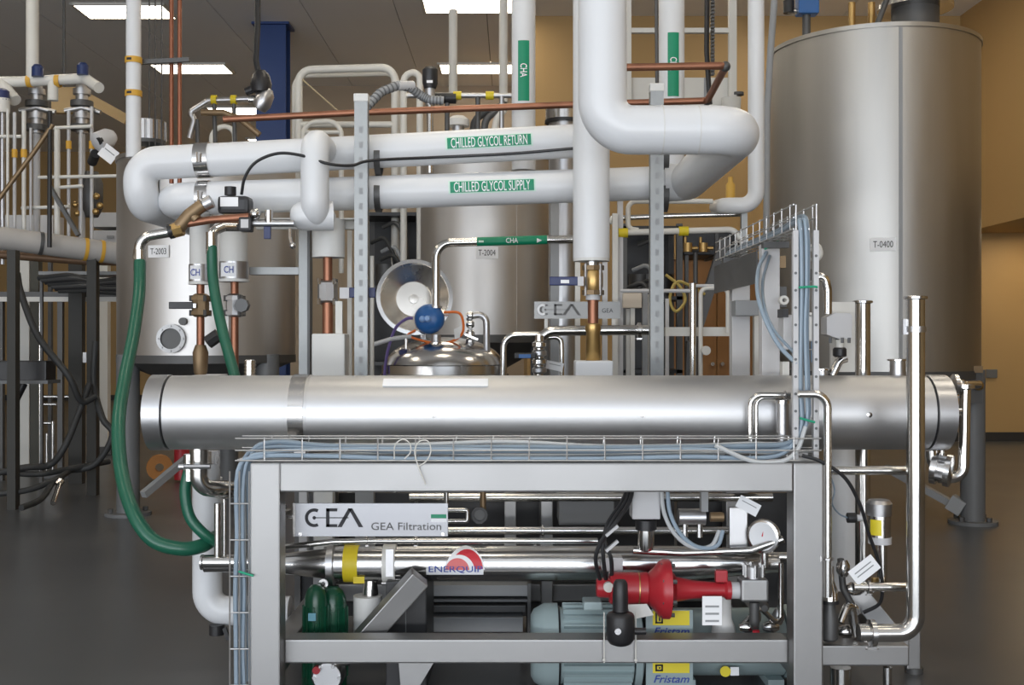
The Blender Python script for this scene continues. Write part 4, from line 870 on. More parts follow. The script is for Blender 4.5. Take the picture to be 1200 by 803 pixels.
s = T('strut_upright', 'grey steel upright standing between the left tank and the branch valve', 'strut post')
pt('channel', M().bxp(350, 362, 264, 690, 5.8, 5.86), galv, s, .002); pt('flange_edge', M().bxp(360, 363, 264, 690, 5.79, 5.87), darkst, s); pt('cross_arm', M().bxp(292, 350, 313, 322, 5.8, 5.85), galv, s, .002)
one('rear_pipe_upright', M().bxp(407, 412, 270, 687, 5.9, 5.93), paintw, 'thin white upright just left of the slotted strut post', 'post')
s = T('tall_bent_tube', 'polished pipe upright behind the branch valve beside the strut', 'pipe')
pt('tube', M().pipe([P(436, 300, 6.0), P(436, 682, 6.0)], S(2.4, 6), 0, 10), paintw, s)
# left skid end: white insulated elbow and steel lines
s = T('insulated_elbow_pipe', 'white insulated pipe turning with a rounded elbow beside the left post', 'pipe')
pt('insulation', M().pipe([P(243, 560, 4.5), P(243, 716, 4.5), P(300, 716, 4.5), P(340, 716, 4.5)], S(17, 4.5), .08, 24, 10), white, s)
pt('drain_knob', M().cyl(P(254, 738, 4.45), 'z', .04, .03), black, s); pt('drain_lever', M().bar(P(263, 736, 4.42), P(268, 750, 4.42), .015, .015), black, s)
s = T('shell_drain_bend', 'steel drain bend clamped under the left end of the shell', 'pipe')
pt('tube', M().pipe([P(233, 520, 4.15), P(233, 572, 4.15), P(262, 574, 4.2), P(275, 574, 4.3)], S(10, 4.15), .085, 20, 10), tube, s)
c_ = pt('clamp', M().cyl(P(233, 546, 4.15), 'z', .02, S(13, 4.15)), steel, s); pt('clamp_bolt', M().cyl(P(229, 547, 4.08), 'x', .11, .009, 8).cyl(P(213, 547, 4.08), 'x', .02, .012), satin, c_)
s = T('drain_elbow', 'small bright steel elbow fitting behind the drain bend', 'fitting')
pt('elbow', M().pipe([P(250, 532, 4.35), P(251, 562, 4.35), P(245, 572, 4.35)], S(7, 4.35), .03), lgrey, s); pt('nut', M().cyl(P(250, 536, 4.35), 'z', .05, S(8, 4.35), 6), steel, s); pt('hub', M().cyl(P(258, 572, 4.3), 'x', .05, .03), darkst, s)
s = T('manifold_tube', 'short steel manifold with two uprights crossing the white elbow pipe', 'pipe')
pt('header', M().pipe([P(236, 659, 4.1), P(296, 659, 4.1)], S(7, 4.1), 0, 18), tube, s); flange(s, P(237, 659, 4.1), 'x', S(7, 4.1), .006)
pt('upright', M().pipe([P(255, 590, 4.1), P(255, 659, 4.1)], S(4, 4.1), 0, 14), tube, s); pt('upright', M().pipe([P(263, 585, 4.12), P(263, 659, 4.12)], S(2.4, 4.1), 0, 12), tube, s)
# ================================================================ CENTRE BACKGROUND
kt = T('domed_kettle', 'low steel kettle with domed top seen over the shell', 'kettle')
dk = 6.9; kc = P(521, 430, dk); Rk = S(71, dk); z1 = Z(427, dk)
pt('body', M().lathe(Vector((kc.x, dk, 0)), 'z', [(.35, .08), (.55, Rk*.97), (z1-.02, Rk*.97)], 48), satin, kt)
pt('flange', M().ring(Vector((kc.x, dk, z1-.03)), 'z', .05, Rk*.95, Rk*1.03, 48), steel, kt)
pt('dome', M().lathe(Vector((kc.x, dk, 0)), 'z', [(z1, Rk*.97)]+[(z1+.17*math.sin(k*math.pi/12), Rk*.97*math.cos(k*math.pi/12)) for k in range(1, 7)], 48), steel, kt)
pt('flange_lip', M().ring(Vector((kc.x, dk, z1-.065)), 'z', .012, Rk*.95, Rk*1.06, 48), steel, kt)
for k in range(3):
    a = 2*math.pi*k/3+.5; pt('leg', M().cyl(Vector((kc.x+math.sin(a)*Rk*.8, dk-math.cos(a)*Rk*.8, .3)), 'z', .6, .03), tube, kt)
ld = T('open_lid', 'bright dished lid standing open behind the blue actuator', 'lid')
n = Vector((.16, -.97, .12)).normalized(); o = P(486, 348, 6.75); rl = S(45, 6.75)
pt('dish', M().lathe(o, n, [(-.085, .001), (-.085, rl*.46), (-.075, rl*.5), (-.03, rl*.86), (-.02, rl*.9), (-.02, rl*.93), (-.045, rl*.93), (-.1, rl*.5), (-.1, .001)], 48), lidm, ld)
pt('rim', M().ring(o-n*.01, n, .02, rl*.9, rl, 48), steel, ld); pt('hinge_arm', M().bar(o-n*.06+Vector((.05, 0, -rl*.8)), P(498, 412, 6.85), .03, .03), steel, ld)
pt('hub', M().lathe(o, n, [(-.084, .03), (-.078, .028), (-.077, .001)], 16), lidm, ld)
va = T('blue_actuator', 'round blue pneumatic actuator on a steel stem above the kettle', 'actuator')
da = 6.7; o = P(503, 374, da)
pt('diaphragm_case', M().lathe(o, (-.1, -1, .0), [(-.05, .03), (-.04, S(17, da)), (-.005, S(17.6, da)), (.005, S(17.6, da)), (.03, S(15, da)), (.045, S(10, da)), (.05, .001)], 32), bluem, va)
pt('cap_nut', M().lathe(o, (-.1, -1, 0), [(.045, .02), (.065, .02), (.075, .012)], 12).ball(P(495, 374, da-.055), .02), mat('pale_blue_cap', (.25, .42, .75), .3), va)
pt('yoke', M().cyl(P(511, 398, da), 'z', .06, .03), satin, va); pt('stem', M().cyl(P(511, 410, da), 'z', .09, S(8, da), 16), tube, va)
flange(va, P(511, 421, da), 'z', S(9, da)); pt('lower_spool', M().cyl(P(511, 438, da), 'z', .2, S(7, da)), tube, va)
cable('cable', [P(484, 373, da), P(476, 374, da), P(464, 384, da), P(456, 405, da), P(452, 425, da), P(450, 445, da)], .009, mat('purple_air_line', (.13, .09, .28), .4), 'purple air line dropping from the blue actuator', br=.06)
cable('air_line', [P(520, 366, da), P(538, 367, da), P(543, 380, da), P(541, 392, da), P(530, 400, da), P(518, 403, da)], .008, orange, 'orange air line looping right of the blue actuator', 'air line')
cable('air_line', [P(487, 387, da), P(478, 393, da), P(490, 398, da), P(506, 402, da)], .007, orange, 'orange air line under the blue actuator on its lid side', 'air line')
one('paper_tag', M().prism([P(532, 386, da-.02), P(540, 382, da-.02), P(539, 396, da-.02), P(533, 398, da-.02)], (0, .002, 0)), whited, 'small crumpled cream tag inside the orange air line loop', 'tag')
s = T('star_knob_valve', 'small valve with navy star knob and lever arm over the kettle', 'valve')
pt('knob', M().lathe(P(475, 415, 6.7), 'z', [(-.03, .02), (-.02, .04), (.02, .04), (.03, .02)], 8), navy, s); pt('stem', M().cyl(P(476, 402, 6.7), 'z', .09, .01), steel, s); pt('lever', M().pipe([P(437, 404, 6.7), P(460, 397, 6.7), P(482, 394, 6.7)], .014, .03, 10), lgrey, s)
pt('foot', M().cyl(P(475, 428, 6.7), 'z', .1, .015), darkst, s)
s = T('marked_chilled_pipe', 'steel pipe with green CHA marker bending down beside the open lid', 'pipe')
dc = 6.7; r = S(5, dc)
pt('tube', M().pipe([P(511, 368, dc), P(511, 285, dc), P(648, 281, dc), P(690, 280, dc)], r, .09, 16, 8), tube, s); clamp(s, P(511, 360, dc), 'z', r)
a = (P(648, 281, dc)-P(511, 285, dc)).normalized(); o = P(600, 282.3, dc)
mk = pt('pipe_marker', M().patch(o, a, -S(41, dc), S(41, dc), r+.001, -75, 75, .0015, 10), green, s)
text('CHA', o+Vector((0, -r-.004, 0)), S(14, dc), S(6, dc), paper, mk, bold=.01); pt('arrow', M().prism([o+Vector((x_, -r-.0035, z_)) for x_, z_ in ((S(35, dc), .0), (S(29, dc), .014), (S(29, dc), -.014))], (0, .001, 0)), paper, mk)
pt('small_print', M().prism([o+Vector((x_, -r-.0035, z_)) for x_, z_ in ((-S(39, dc), -.012), (-S(33, dc), -.012), (-S(33, dc), .0), (-S(39, dc), .0))], (0, .001, 0)), mint, mk)
s = T('spray_fitting', 'clustered steel fittings on a bent tube over the kettle', 'fitting')
pt('tube', M().pipe([P(546, 372, 6.75), P(570, 367, 6.75), P(571, 470, 6.75)], S(4, 6.75), .05), satin, s)
for py in (370, 380, 391, 400): pt('ferrule', M().lathe(P(551, py, 6.75), ('x', 'z')[py % 2], [(-.025, .014), (-.01, .028), (.01, .028), (.025, .014)], 14), steel, s)
pt('wing', M().bar(P(545, 392, 6.72), P(560, 398, 6.72), .012, .012), steel, s)
# sign and pipework right of the kettle
g2 = T('maker_sign', 'dark GEA sign plate hung behind the copper drop', 'sign')
pt('plate', M().bxp(626, 727, 353.5, 373.5, 6.2, 6.206), mat('dull_sign_plate', (.22, .22, .215), .42, 1, .08, 4), g2); gea(g2, 655, 363, 48, 13, 6.2, mat('pale_emblem', (.1, .1, .1), .5)); 
q = M(); c = P(636, 363, 6.197); ro, ri = S(6.5, 6.2), S(4, 6.2)
for i in range(14):
    t0, t1 = [math.radians(60+240*(i+k)/14) for k in (0, 1)]
    q.prism([c+Vector((rr_*math.cos(t), 0, rr_*math.sin(t))) for rr_, t in ((ro, t0), (ro, t1), (ri, t1), (ri, t0))], (0, -.002, 0))
pt('bright_letter', q, paper, g2); text('GEA', P(712, 364, 6.198), S(13, 6.2), S(5, 6.2), ink, g2)
for px in (640, 719): pt('hanger', M().bxp(px-2, px+2, 372, 390, 6.21, 6.23), paintw, g2)
grp = 'pipework behind the copper drop'
line('fat steel line turning down left of the copper drop', [(631, 676, 6.1), (631, 388, 6.1), (745, 387, 6.1), (770, 387, 6.1)], 6, br=.09, group=grp, cl=[((749, 387, 6.1), 'x')])
line('thinner steel line bending down toward the kettle', [(589, 672, 6.2), (590, 393, 6.2), (640, 392, 6.2)], 3.8, br=.07, group=grp)
line('steel hoop leg between the sanitary valve and pad block', [(640, 396, 6.15), (658, 394, 6.15), (661, 674, 6.15)], 3, br=.05, group=grp)
s = T('sanitary_valve', 'clamped sanitary valve with black and blue lever right of the kettle', 'valve')
for i, py in enumerate((404, 414, 424, 434)): pt('ferrule', M().lathe(P(632, py, 6.05), 'z', [(-.022, .022), (-.01, .04), (.01, .04), (.022, .022)], 16), (steel, satin)[i % 2], s)
pt('spool', M().cyl(P(632, 420, 6.05), 'z', .25, .024), tube, s); pt('lever', M().bar(P(603, 417, 6.0), P(628, 417, 6.0), .02, .03), black, s, .004); pt('lever_sleeve', M().bar(P(608, 417.5, 5.99), P(622, 417.5, 5.99), .022, .02), bluem, s)
tag(650, 429, 20, 10, -12, 6.13, 'pale slanted tag beside the sanitary valve', 1)
for i, (px, w2, t0, m_, lab) in enumerate(((677, 3, 300, paintw, 'white upright behind the riser valve'), (709, 3, 300, lgrey, 'grey upright right of the brass valve'), (721, 3.2, 250, paintw, 'white upright left of the dark rack'),
        (727, 3.2, 235, lgrey, 'pale grey upright on the dark rack edge'), (737, 3, 362, paintw, 'white leg under the beige box'), (756, 3, 338, mgrey, 'grey upright left of the second strut post'), (762, 2.2, 345, paintw, 'thin white upright touching the second strut post'), (782, 2, 350, lgrey, 'thin grey upright right of the second strut post'),
        (650, 5, 236, mgrey, 'brown grey upright beside the pale tank'))):
    one('upright', M().bxp(px-w2, px+w2, t0, 660, 6.55+.03*i, 6.58+.03*i), m_, lab, 'post', 'uprights behind the copper drop')
s = T('beige_box', 'small beige junction box on a white leg behind the strut post', 'box')
pt('case', M().bxp(730, 752, 343.5, 361, 6.6, 6.66), mat('beige_plastic', (.60, .52, .42), .5), s, .004); pt('leg', M().bxp(739, 744, 361, 655, 6.62, 6.65), paintw, s)
s = T('tube_frame', 'steel tube frame with rounded corner right of the second strut post', 'frame')
pt('upright', M().pipe([P(812, 332, 6.3), P(812, 669, 6.3)], S(4, 6.3), 0, 12), tube, s); pt('loop', M().pipe([P(821, 500, 6.3), P(821, 338, 6.3), P(853, 337, 6.3), P(853, 390, 6.3)], S(2.6, 6.3), .04, 12), paintw, s)
pt('top_rail', M().pipe([P(812, 335, 6.3), P(860, 335, 6.3)], S(2, 6.3), 0, 10), lgrey, s); pt('channel', M().bxp(780, 859, 383.5, 394, 6.35, 6.4), paintw, s)
pt('round_knob', M().cyl(P(827, 411, 6.28), 'y', .04, .026), paintw, s); pt('rail', M().pipe([P(727, 341, 6.3), P(775, 341, 6.3), P(812, 341, 6.3)], S(2.2, 6.3), 0, 8), lgrey, s)
# dark machinery behind
def rack(label, px0, px1, py0, d, tubes, name='equipment_rack'):
    s = T(name, label, 'equipment'); depth = .5; zb0 = 0
    x0, x1 = X(px0, d), X(px1, d); ztop = Z(py0, d)
    for x in (x0, x1-.05):
        for y in (d, d+depth): pt('leg', M().box(x, x+.05, y, y+.05, 0, ztop), darkst, s)
    zz = [ztop-.05, ztop*.72, ztop*.45]
    for z in zz: pt('shelf', M().box(x0, x1, d, d+depth+.05, z, z+.03), black, s)
    pt('back_panel', M().box(x0+.05, x1-.05, d+depth, d+depth+.02, .3, ztop), black, s)
    for i in range(tubes):
        z = zz[1]+.08+(ztop-zz[1]-.2)*random.random(); a = x0+.06+random.random()*(x1-x0-.4)
        pt('hose', M().pipe([Vector((a, d+.1, z)), Vector((a+.12, d+.03, z+.05)), Vector((a+.2, d+.05, z-.1)), Vector((a+.22, d+.2, zz[1]+.03))], .018, .05, 8), (rubber, darkst, mgrey)[i % 3], s)
    for i in range(3):
        a = x0+.08+i*(x1-x0-.2)/3; pt('drum', M().cyl(Vector((a+.1, d+.25, zz[1]+.03+.1)), 'z', .2, .09, 18), (darkst, dgrey, black)[i], s)
    return s
rack('black open equipment rack standing left of the pale tank', 424, 500, 246, 9.6, 4)
rack('black open equipment rack right of the white riser', 728, 800, 262, 9.4, 5)
s = T('overhead_dark_box', 'dark box added to fill the dark area from the black rack toward the tall tank', 'duct')  # added to darken the area beside the rack
pt('duct', M().bxp(802, 868, 272, 299, 9.4, 9.9), black, s, .01); pt('joint_collar', M().bxp(838, 842, 270, 301, 9.38, 9.92), darkst, s); pt('leg', M().bxp(861, 866, 299, 581, 9.42, 9.47), darkst, s); pt('leg', M().bxp(803, 807, 299, 581, 9.42, 9.47), darkst, s)
s = T('overhead_crane_rail', 'dark slanted beam crossing behind the second strut post', 'beam')
pt('beam', M().bar(P(812, 400, 8.8), P(850, 280, 8.8), .08, .08), darkst, s); pt('foot', M().bar(P(812, 400, 8.8), P(804, 590, 8.8), .1, .1), darkst, s)
cable('cable', [P(826, 345, 8.75), P(795, 330, 8.7), P(785, 350, 8.7), P(792, 365, 8.7), P(803, 352, 8.7), P(796, 335, 8.7), P(780, 322, 8.7)], .012, mat('yellow_cord', (.55, .42, .12), .5), 'looped yellow cord hanging on the dark slanted beam', br=.06)
s = T('tap_manifold', 'pair of small brass taps on a standpipe above the dark rack', 'tap')
for px in (806, 824): pt('tap', M().cyl(P(px, 290, 8.6), 'z', .07, .035, 10).cyl(P(px-3, 284, 8.6), 'z', .08, .012).cyl(P(px+4, 291, 8.6), 'x', .1, .015), brass, s)
pt('header', M().pipe([P(800, 293, 8.62), P(832, 293, 8.62)], .018, 0, 10), darkst, s); pt('standpipe', M().pipe([P(815, 293, 8.64), P(815, 597, 8.64)], .018, 0, 10), darkst, s)
# thin tubes under the glycol runs (right)
grp = 'thin tubes under the glycol elbow'
dt = 6.7
s = line('upper thin tube with squared bend under the supply pipe', [(835, 236, dt), (736, 236, dt), (736, 268, dt), (748, 270, dt)], 3, br=.05, group=grp, m=paintw)
line('middle thin tube under the glycol elbow', [(715, 256, dt+.05), (790, 253, dt+.05), (872, 251, dt+.05)], 3, group=grp)
s = line('lower tube with yellow bands under the glycol elbow', [(720, 273, dt-.05), (860, 269, dt-.05), (871, 285, dt-.05), (871, 300, dt-.05)], 3.6, br=.07, group=grp, m=paintw)
for px, py in ((730, 273), (801, 271)): pt('yellow_band', M().ring(P(px, py, dt-.05), 'x', S(11, dt), S(3.6, dt), S(5.5, dt)), yellow, s)
line('vertical thin tube curling beside the white riser', [(714, 262, dt), (721, 250, dt), (724, 300, dt), (724, 400, dt)], 3, br=.05, group=grp, m=paintw)
s = T('white_bend_pipe', 'white insulated pipe dropping beside the tall tank and turning left', 'pipe')
pt('insulation', M().pipe([P(886, -60, 6.6), P(886, 241, 6.6), P(850, 241, 6.6), P(840, 243, 7.1)], S(9.5, 6.6), .1, 20, 8), white, s)
pt('bracket', M().bxp(869, 876, 243, 300, 6.62, 6.66), galv, s)
one('gray_drain_pipe', M().pipe([P(909, -20, 7.2), P(903, 60, 7.2), P(899, 130, 7.2), P(898, 300, 7.2)], S(4, 7.2), .1, 12), mgrey, 'grey pipe running down the left edge of the tall tank', 'pipe')
# ================================================================ OVERHEAD PIPES, RAILS AND LINES
def vpipe(px, w, y1, d, label, txt=None, my0=0, my1=0):
    s = T('vertical_white_pipe', label, 'pipe'); r = S(w/2, d)
    pt('insulation', M().pipe([P(px, -70, d), P(px, y1, d)], r, 0, 22), white, s)
    if txt:
        c = P(px, (my0+my1)/2, d); h = S(my1-my0, d)/2; a_ = math.degrees(math.asin(min(.9, 6.3/(w/2))))
        mk = pt('pipe_marker', M().patch(c, 'z', -h, h, r+.001, -a_, a_, .0015), green, s)
        text(txt, c+Vector((0, -r-.006, -h*.0)), S(16, d), S(8, d), paper, mk, (0, 0, -1), (1, 0, 0), bold=.012)
    return s
vpipe(613.5, 28, 200, 6.8, 'vertical white pipe with green marker left of the riser', 'CHA', 51, 121)
vpipe(787, 30, 235, 6.8, 'vertical white pipe with green marker behind the strut post', 'CHA', 42, 116)
for px, y1, lab in ((531, 118, 'slim cream pipe hanging from the ceiling beside the lit troffer'), (590, 120, 'slim cream pipe crossing the lit troffer')):
    one('ceiling_pipe', M().pipe([P(px, -80 if px > 560 else 12, 11), P(px, y1, 11)], S(5.2, 11), 0, 14), paintw, lab, 'pipe')
# copper lines
s = T('copper_line', 'long copper pipe above the return run turning back at its far end', 'pipe')
pt('tube', M().pipe([P(262, 140, 6.3), P(420, 132, 6.3), P(690, 122, 6.3), P(829, 118, 6.3), P(851, 77, 5.55), P(733, 79, 5.55)], S(4, 6.3), .035, 12), copper, s)
for p_ in ((829, 118, 6.3), (850, 78, 5.56)): pt('elbow', M().ball(P(*p_), S(5.6, 6.2), 12), darkst, s)
s = T('riser_thin_rod', 'thin dark rod beside the right green marked pipe', 'rod'); pt('rod', M().pipe([P(769, -30, 6.2), P(770, 97, 6.2)], S(2.2, 6.2), 0, 8), darkst, s)
s = T('drag_chain', 'dark slotted cable chain hanging behind the white guard frame', 'cable chain')
pt('chain', M().pipe([P(829, -40, 7.6), P(828, 60, 7.6), P(832, 122, 7.6)], S(3, 7.6), 0, 8), black, s)
for i in range(22): pt('link', M().box(X(833, 7.6), X(837, 7.6), 7.58, 7.62, Z(i*4.2, 7.6), Z(i*4.2, 7.6)+.016), darkst, s)
# white guard frame and mezzanine edge (right of the riser)
s = T('guard_frame', 'white square tube guard frame behind the thick header elbow', 'guard rail')
dg_ = 8.0
for px, w2, y1 in ((737, 3, 118), (859, 4.5, 128)): pt('post', M().bxp(px-w2, px+w2, -60, y1, dg_, dg_+.05), paintw, s, .003)
pt('rail', M().bxp(737, 859, 32.5, 38, dg_+.01, dg_+.05), paintw, s)
pt('toe_panel', M().bxp(734, 862, 91, 150, dg_+.06, dg_+.09), paintw, s); pt('panel_joint', M().bxp(825, 828, 91, 150, dg_+.055, dg_+.06), mgrey, s)
s = T('small_vessel_top', 'small shiny vessel top poking up between the riser and return pipe', 'vessel'); pt('cover', M().lathe(P(661, 143, 7.2), 'z', [(0, .11), (.0, .12), (.08, .12), (.1, .09), (.11, .001)], 24), steel, s); pt('gasket', M().cyl(P(661, 143, 7.2), 'z', .02, .125, 24), black, s); pt('lower_body', M().cyl(Vector((X(661, 7.2), 7.2, Z(143, 7.2)/2)), 'z', Z(143, 7.2), .1), satin, s)
s = T('white_valve_cup', 'white ribbed cup at the foot of the guard frame', 'cup'); pt('cup', M().lathe(P(857, 128, 8.0), 'z', [(-.12, .06), (.06, .07), (.08, .07)], 16), paintw, s); pt('ring', M().ring(P(865, 110, 8.02), 'z', .02, .02, .04), darkst, s)
one('amber_bottle', M().lathe(P(856, 226, 7.0), 'z', [(-.06, .03), (.05, .03), (.07, .015), (.1, .015)], 14), mat('amber_plastic', (.7, .42, .08), .3), 'small amber bottle beyond the glycol elbow', 'bottle')
# handrails behind the return pipe
def rail(label, px0, px1, top, d, r=4.6, mid=None, name='handrail', bot=320):
    s = T(name, label, 'handrail', 'white mezzanine handrails'); r_ = S(r, d)
    pt('hoop', M().pipe([P(px0, bot, d), P(px0, top+3, d), P(px1, top, d), P(px1, bot, d)], r_, .12, 14, 7), paintw, s)
    for m_ in mid or (): pt('mid_rail', M().pipe([P(px0, m_, d), P(px1, m_, d)], r_*.8, 0, 12), paintw, s)
    return s
rail('tall white hooped handrail right of the blue column', 350, 463, 79, 9.8, 4.6, (146,))
rail('white handrail hoop doubled close behind the first', 345, 467, 86, 10.1, 3, ())
rail('narrow white handrail hoop beside the grey hose', 473, 492, 84, 9.6, 4, (112,))
rail('low white handrail hoop left of the slotted strut', 355, 400, 141, 9.4, 3, (155,))
rail('short white handrail hoop beyond the tube cluster', 248, 275, 147, 9.4, 3, ())
one('pull_rope', M().pipe([P(352, 91, 9.79), P(396, 130, 9.79)], S(1, 9.7), 0, 6), mat('tan_rope', (.5, .4, .25), .7), 'thin tan rope slanting across the tall handrail', 'rope')
# hose and valves on top, centre
s = T('grey_air_hose', 'grey corrugated hose arching over the return pipe from the strut top', 'hose')
hp = [P(431, 124, 6.0), P(446, 108, 6.05), P(466, 100, 6.1), P(480, 102, 6.15), P(493, 112, 6.2), P(503, 117, 6.2), P(520, 118, 6.2)]
pt('hose_wall', M().pipe(hp, S(5, 6), .12, 14, 6), mgrey, s)
for i in range(26):
    k = i/26*(len(hp)-1); a = hp[int(k)].lerp(hp[int(k)+1], k-int(k)); b = hp[int(k)+1]-hp[int(k)]; pt('rib', M().ring(a, b, .008, S(4.6, 6), S(5.6, 6), 14), dgrey, s)
pt('metal_sleeve', M().pipe([P(466, 100.5, 6.1), P(484, 100.5, 6.16)], S(5.8, 6), 0, 14), lgrey, s)
s = T('black_cap_valve', 'black capped vent valve on the tube behind the return pipe', 'valve')
pt('cap', M().lathe(P(504, 104, 6.8), 'z', [(0, S(7, 6.8)), (S(6, 6.8), S(9, 6.8)), (S(22, 6.8), S(9, 6.8)), (S(25, 6.8), S(6, 6.8))], 18), black, s); pt('label_strip', M().bxp(500, 507, 94, 97, 6.75, 6.752), paper, s); pt('neck', M().cyl(P(504, 112, 6.8), 'z', .12, .03), satin, s); pt('leg', M().cyl(P(504, 160, 6.8), 'z', .45, .02), tube, s)
s = T('clipped_tube', 'thin steel tube with yellow clips running behind the copper line', 'pipe')
pt('tube', M().pipe([P(478, 112, 6.9), P(600, 112, 6.9)], S(3, 6.9), 0, 10), satin, s)
for px in (536, 574): pt('yellow_clip', M().ring(P(px, 112, 6.9), 'x', .05, S(3, 6.9), S(5, 6.9)), yellow, s)
for px in (524, 560, 588): pt('drop', M().pipe([P(px, 113, 6.9), P(px, 165, 6.9)], S(3, 6.9), 0, 10), (satin, bronze, darkst)[px % 3], s)
for px in (516, 528): pt('coupling', M().cyl(P(px, 115, 6.9), 'x', .07, .035, 12), black, s)
s = T('tank_top_fitting', 'cream domed fitting with curved dark hoses on the pale tank top', 'fitting')
pt('dome', M().lathe(P(537, 148, 8.9), 'z', [(0, .09), (.05, .09), (.08, .05), (.085, .001)], 20), whited, s); pt('stem', M().cyl(P(537, 168, 8.9), 'z', .34, .05), satin, s)
for k in range(3): pt('hose', M().pipe([P(550+k*12, 188, 8.9), P(556+k*13, 140, 8.9), P(575+k*8, 128, 8.9), P(592, 124, 8.9)], .03, .12, 10), (rubber, darkst, paintw)[k], s)
# ---- upper left cluster on the left tank
vp = vpipe(156.5, 17, 185, 7.6, 'vertical white pipe with two orange bands left of the copper risers')
for py in (71, 110): pt('orange_band', M().ring(P(156.5, py, 7.6), 'z', S(7, 7.6), S(8.5, 7.6), S(9.8, 7.6)), mat('orange_band', (.65, .36, .04), .5), vp); pt('band_mark', M().patch(P(156.5, py, 7.6), 'z', -.008, .008, S(10, 7.6), -30, 5, .001), ink, vp)
for px, lab in ((201, 'left of the pair'), (210.5, 'right of the pair')): one('copper_riser', M().pipe([P(px, -60, 7.7), P(px, 215, 7.7)], S(2.6, 7.7), 0, 10), mat('dark_copper', (.30, .12, .07), .4, .7, .2, 9), 'slim dark copper riser up to the ceiling, '+lab, 'pipe', 'copper risers')
for px in (175, 182, 189.5): one('hanger_rod', M().pipe([P(px, -50, 7.9), P(px, 185, 7.9)], S(.9, 7.9), 0, 6), darkst, 'thin dark hanger rod between white pipe and copper risers', 'rod', 'hanger rods')
one('riser_bracket', M().bar(P(163, 73, 7.65), P(222, 70, 7.65), .03, .03), darkst, 'dark strut bracket tying the copper risers to the white pipe', 'bracket')
s = T('fluted_motor_cap', 'fluted bright steel cylinder on the left tank top', 'motor cap')
o = P(174, 154, 8.0); r = S(19, 8); pt('drum', M().cyl(o, 'z', S(24, 8), r*.96, 40), satin, s)
for k in range(20):
    a = 2*math.pi*k/20; pt('flute', M().bar(o+Vector((math.cos(a)*r, math.sin(a)*r, -S(11, 8))), o+Vector((math.cos(a)*r, math.sin(a)*r, S(11, 8))), .02, .014, (math.cos(a), math.sin(a), 0)), steel, s)
pt('base_plate', M().cyl(o+Vector((0, 0, -S(13, 8))), 'z', .025, r*1.03, 32), darkst, s); pt('pedestal', M().cyl(o+Vector((0, .1, -.3)), 'z', .4, .05), darkst, s)
s = T('vent_manifold', 'bent steel vent tubes with orange clips on the left tank top', 'pipe')
pt('upper_tube', M().pipe([P(222, 162, 8.3), P(228, 140, 8.3), P(222, 132, 8.3), P(244, 118, 8.3), P(296, 116, 8.3)], S(3.4, 8.3), .05), satin, s)
pt('lower_tube', M().pipe([P(236, 132, 8.25), P(262, 132, 8.25), P(282, 140, 8.25), P(304, 158, 8.25)], S(3.6, 8.25), .05), bronze, s)
for px in (251, 274): pt('orange_clip', M().ring(P(px, 117, 8.3), 'x', .04, S(3.4, 8.3), S(5.4, 8.3)), yellow, s); pt('drop', M().pipe([P(px, 119, 8.3), P(px+2, 186, 8.3)], S(2.6, 8.3), 0, 10), darkst, s)
pt('foot', M().pipe([P(231, 140, 8.3), P(232, 186, 8.3)], S(2.6, 8.3), 0, 8), darkst, s)
s = T('black_vent_head', 'black vent head with grey body in front of the blue column', 'valve')
pt('body', M().lathe(P(309, 117, 8.2), (.5, 0, 1), [(-.08, .05), (-.03, .07), (.05, .06), (.09, .03)], 16), satin, s); pt('cap', M().lathe(P(306, 108, 8.2), 'z', [(0, .07), (.06, .078), (.13, .06), (.16, .03)], 14), black, s); pt('lead', M().pipe([P(304, 92, 8.2), P(300, 70, 8.2), P(302, 27, 8.2), P(302, -40, 8.2)], .022, .2, 8), black, s); pt('arm', M().pipe([P(288, 108, 8.2), P(303, 102, 8.2)], .03), black, s); pt('stem', M().pipe([P(292, 117, 8.2), P(304, 117, 8.2)], .03), tube, s)
# ================================================================ LEFT BACKGROUND PLANT
dL = 9.6
s = T('insulated_header', 'white pipe header with drooping end and blue capped stacks', 'pipe')
pt('insulation', M().pipe([P(-260, 88, dL), P(-30, 88, dL), P(-4, 96, dL), P(22, 96, dL), P(100, 92, dL), P(116, 103, dL-.2)], S(6.2, dL), .1, 16), paintw, s)
pt('riser', M().pipe([P(38, -60, dL), P(38, 94, dL)], S(7, dL), 0, 16), paintw, s); pt('elbow_leg', M().pipe([P(0, 96, dL), P(18, 118, dL-.1)], S(7, dL), 0, 14), paintw, s); pt('tee_leg', M().pipe([P(62, 95, dL), P(62, 118, dL)], S(6, dL), 0, 14), paintw, s)
for px in (35, 68): pt('orange_band', M().ring(P(px, 95, dL), 'x', .04, S(6.2, dL), S(7.4, dL)), MT['orange_band'], s)
for px, py, lab in ((43, 74, 'left'), (96, 72, 'right')):
    s = T('agitator_stack', {'left': 'grey agitator stack with blue cap beside the white pipe riser', 'right': 'grey agitator stack with blue cap at the drooping header end'}[lab], 'agitator', 'blue capped stacks')
    pt('blue_cap', M().lathe(P(px+1, py+16, dL-.06), 'z', [(0, S(6.5, dL)), (S(11, dL), S(6.5, dL)), (S(14, dL), S(4, dL))], 16), mat('dark_blue_cap', (.012, .03, .12), .4), s)
    pt('column', M().cyl(P(px, 122, dL+.15), 'z', S(70, dL), S(7, dL), 14), satin, s)
    for k in range(4): pt('flange', M().cyl(P(px, 108+k*14, dL+.15), 'z', .05, S(10+3*(k % 2), dL), 16), (satin, darkst)[k % 2], s)
    pt('side_arm', M().pipe([P(px-20, 130, dL+.1), P(px, 126, dL+.1), P(px+22, 132, dL+.1)], S(3, dL), .05), satin, s); pt('lower_leg', M().pipe([P(px, 157, dL+.15), P(px, 290, dL+.15)], S(4, dL), 0, 12), lgrey, s)
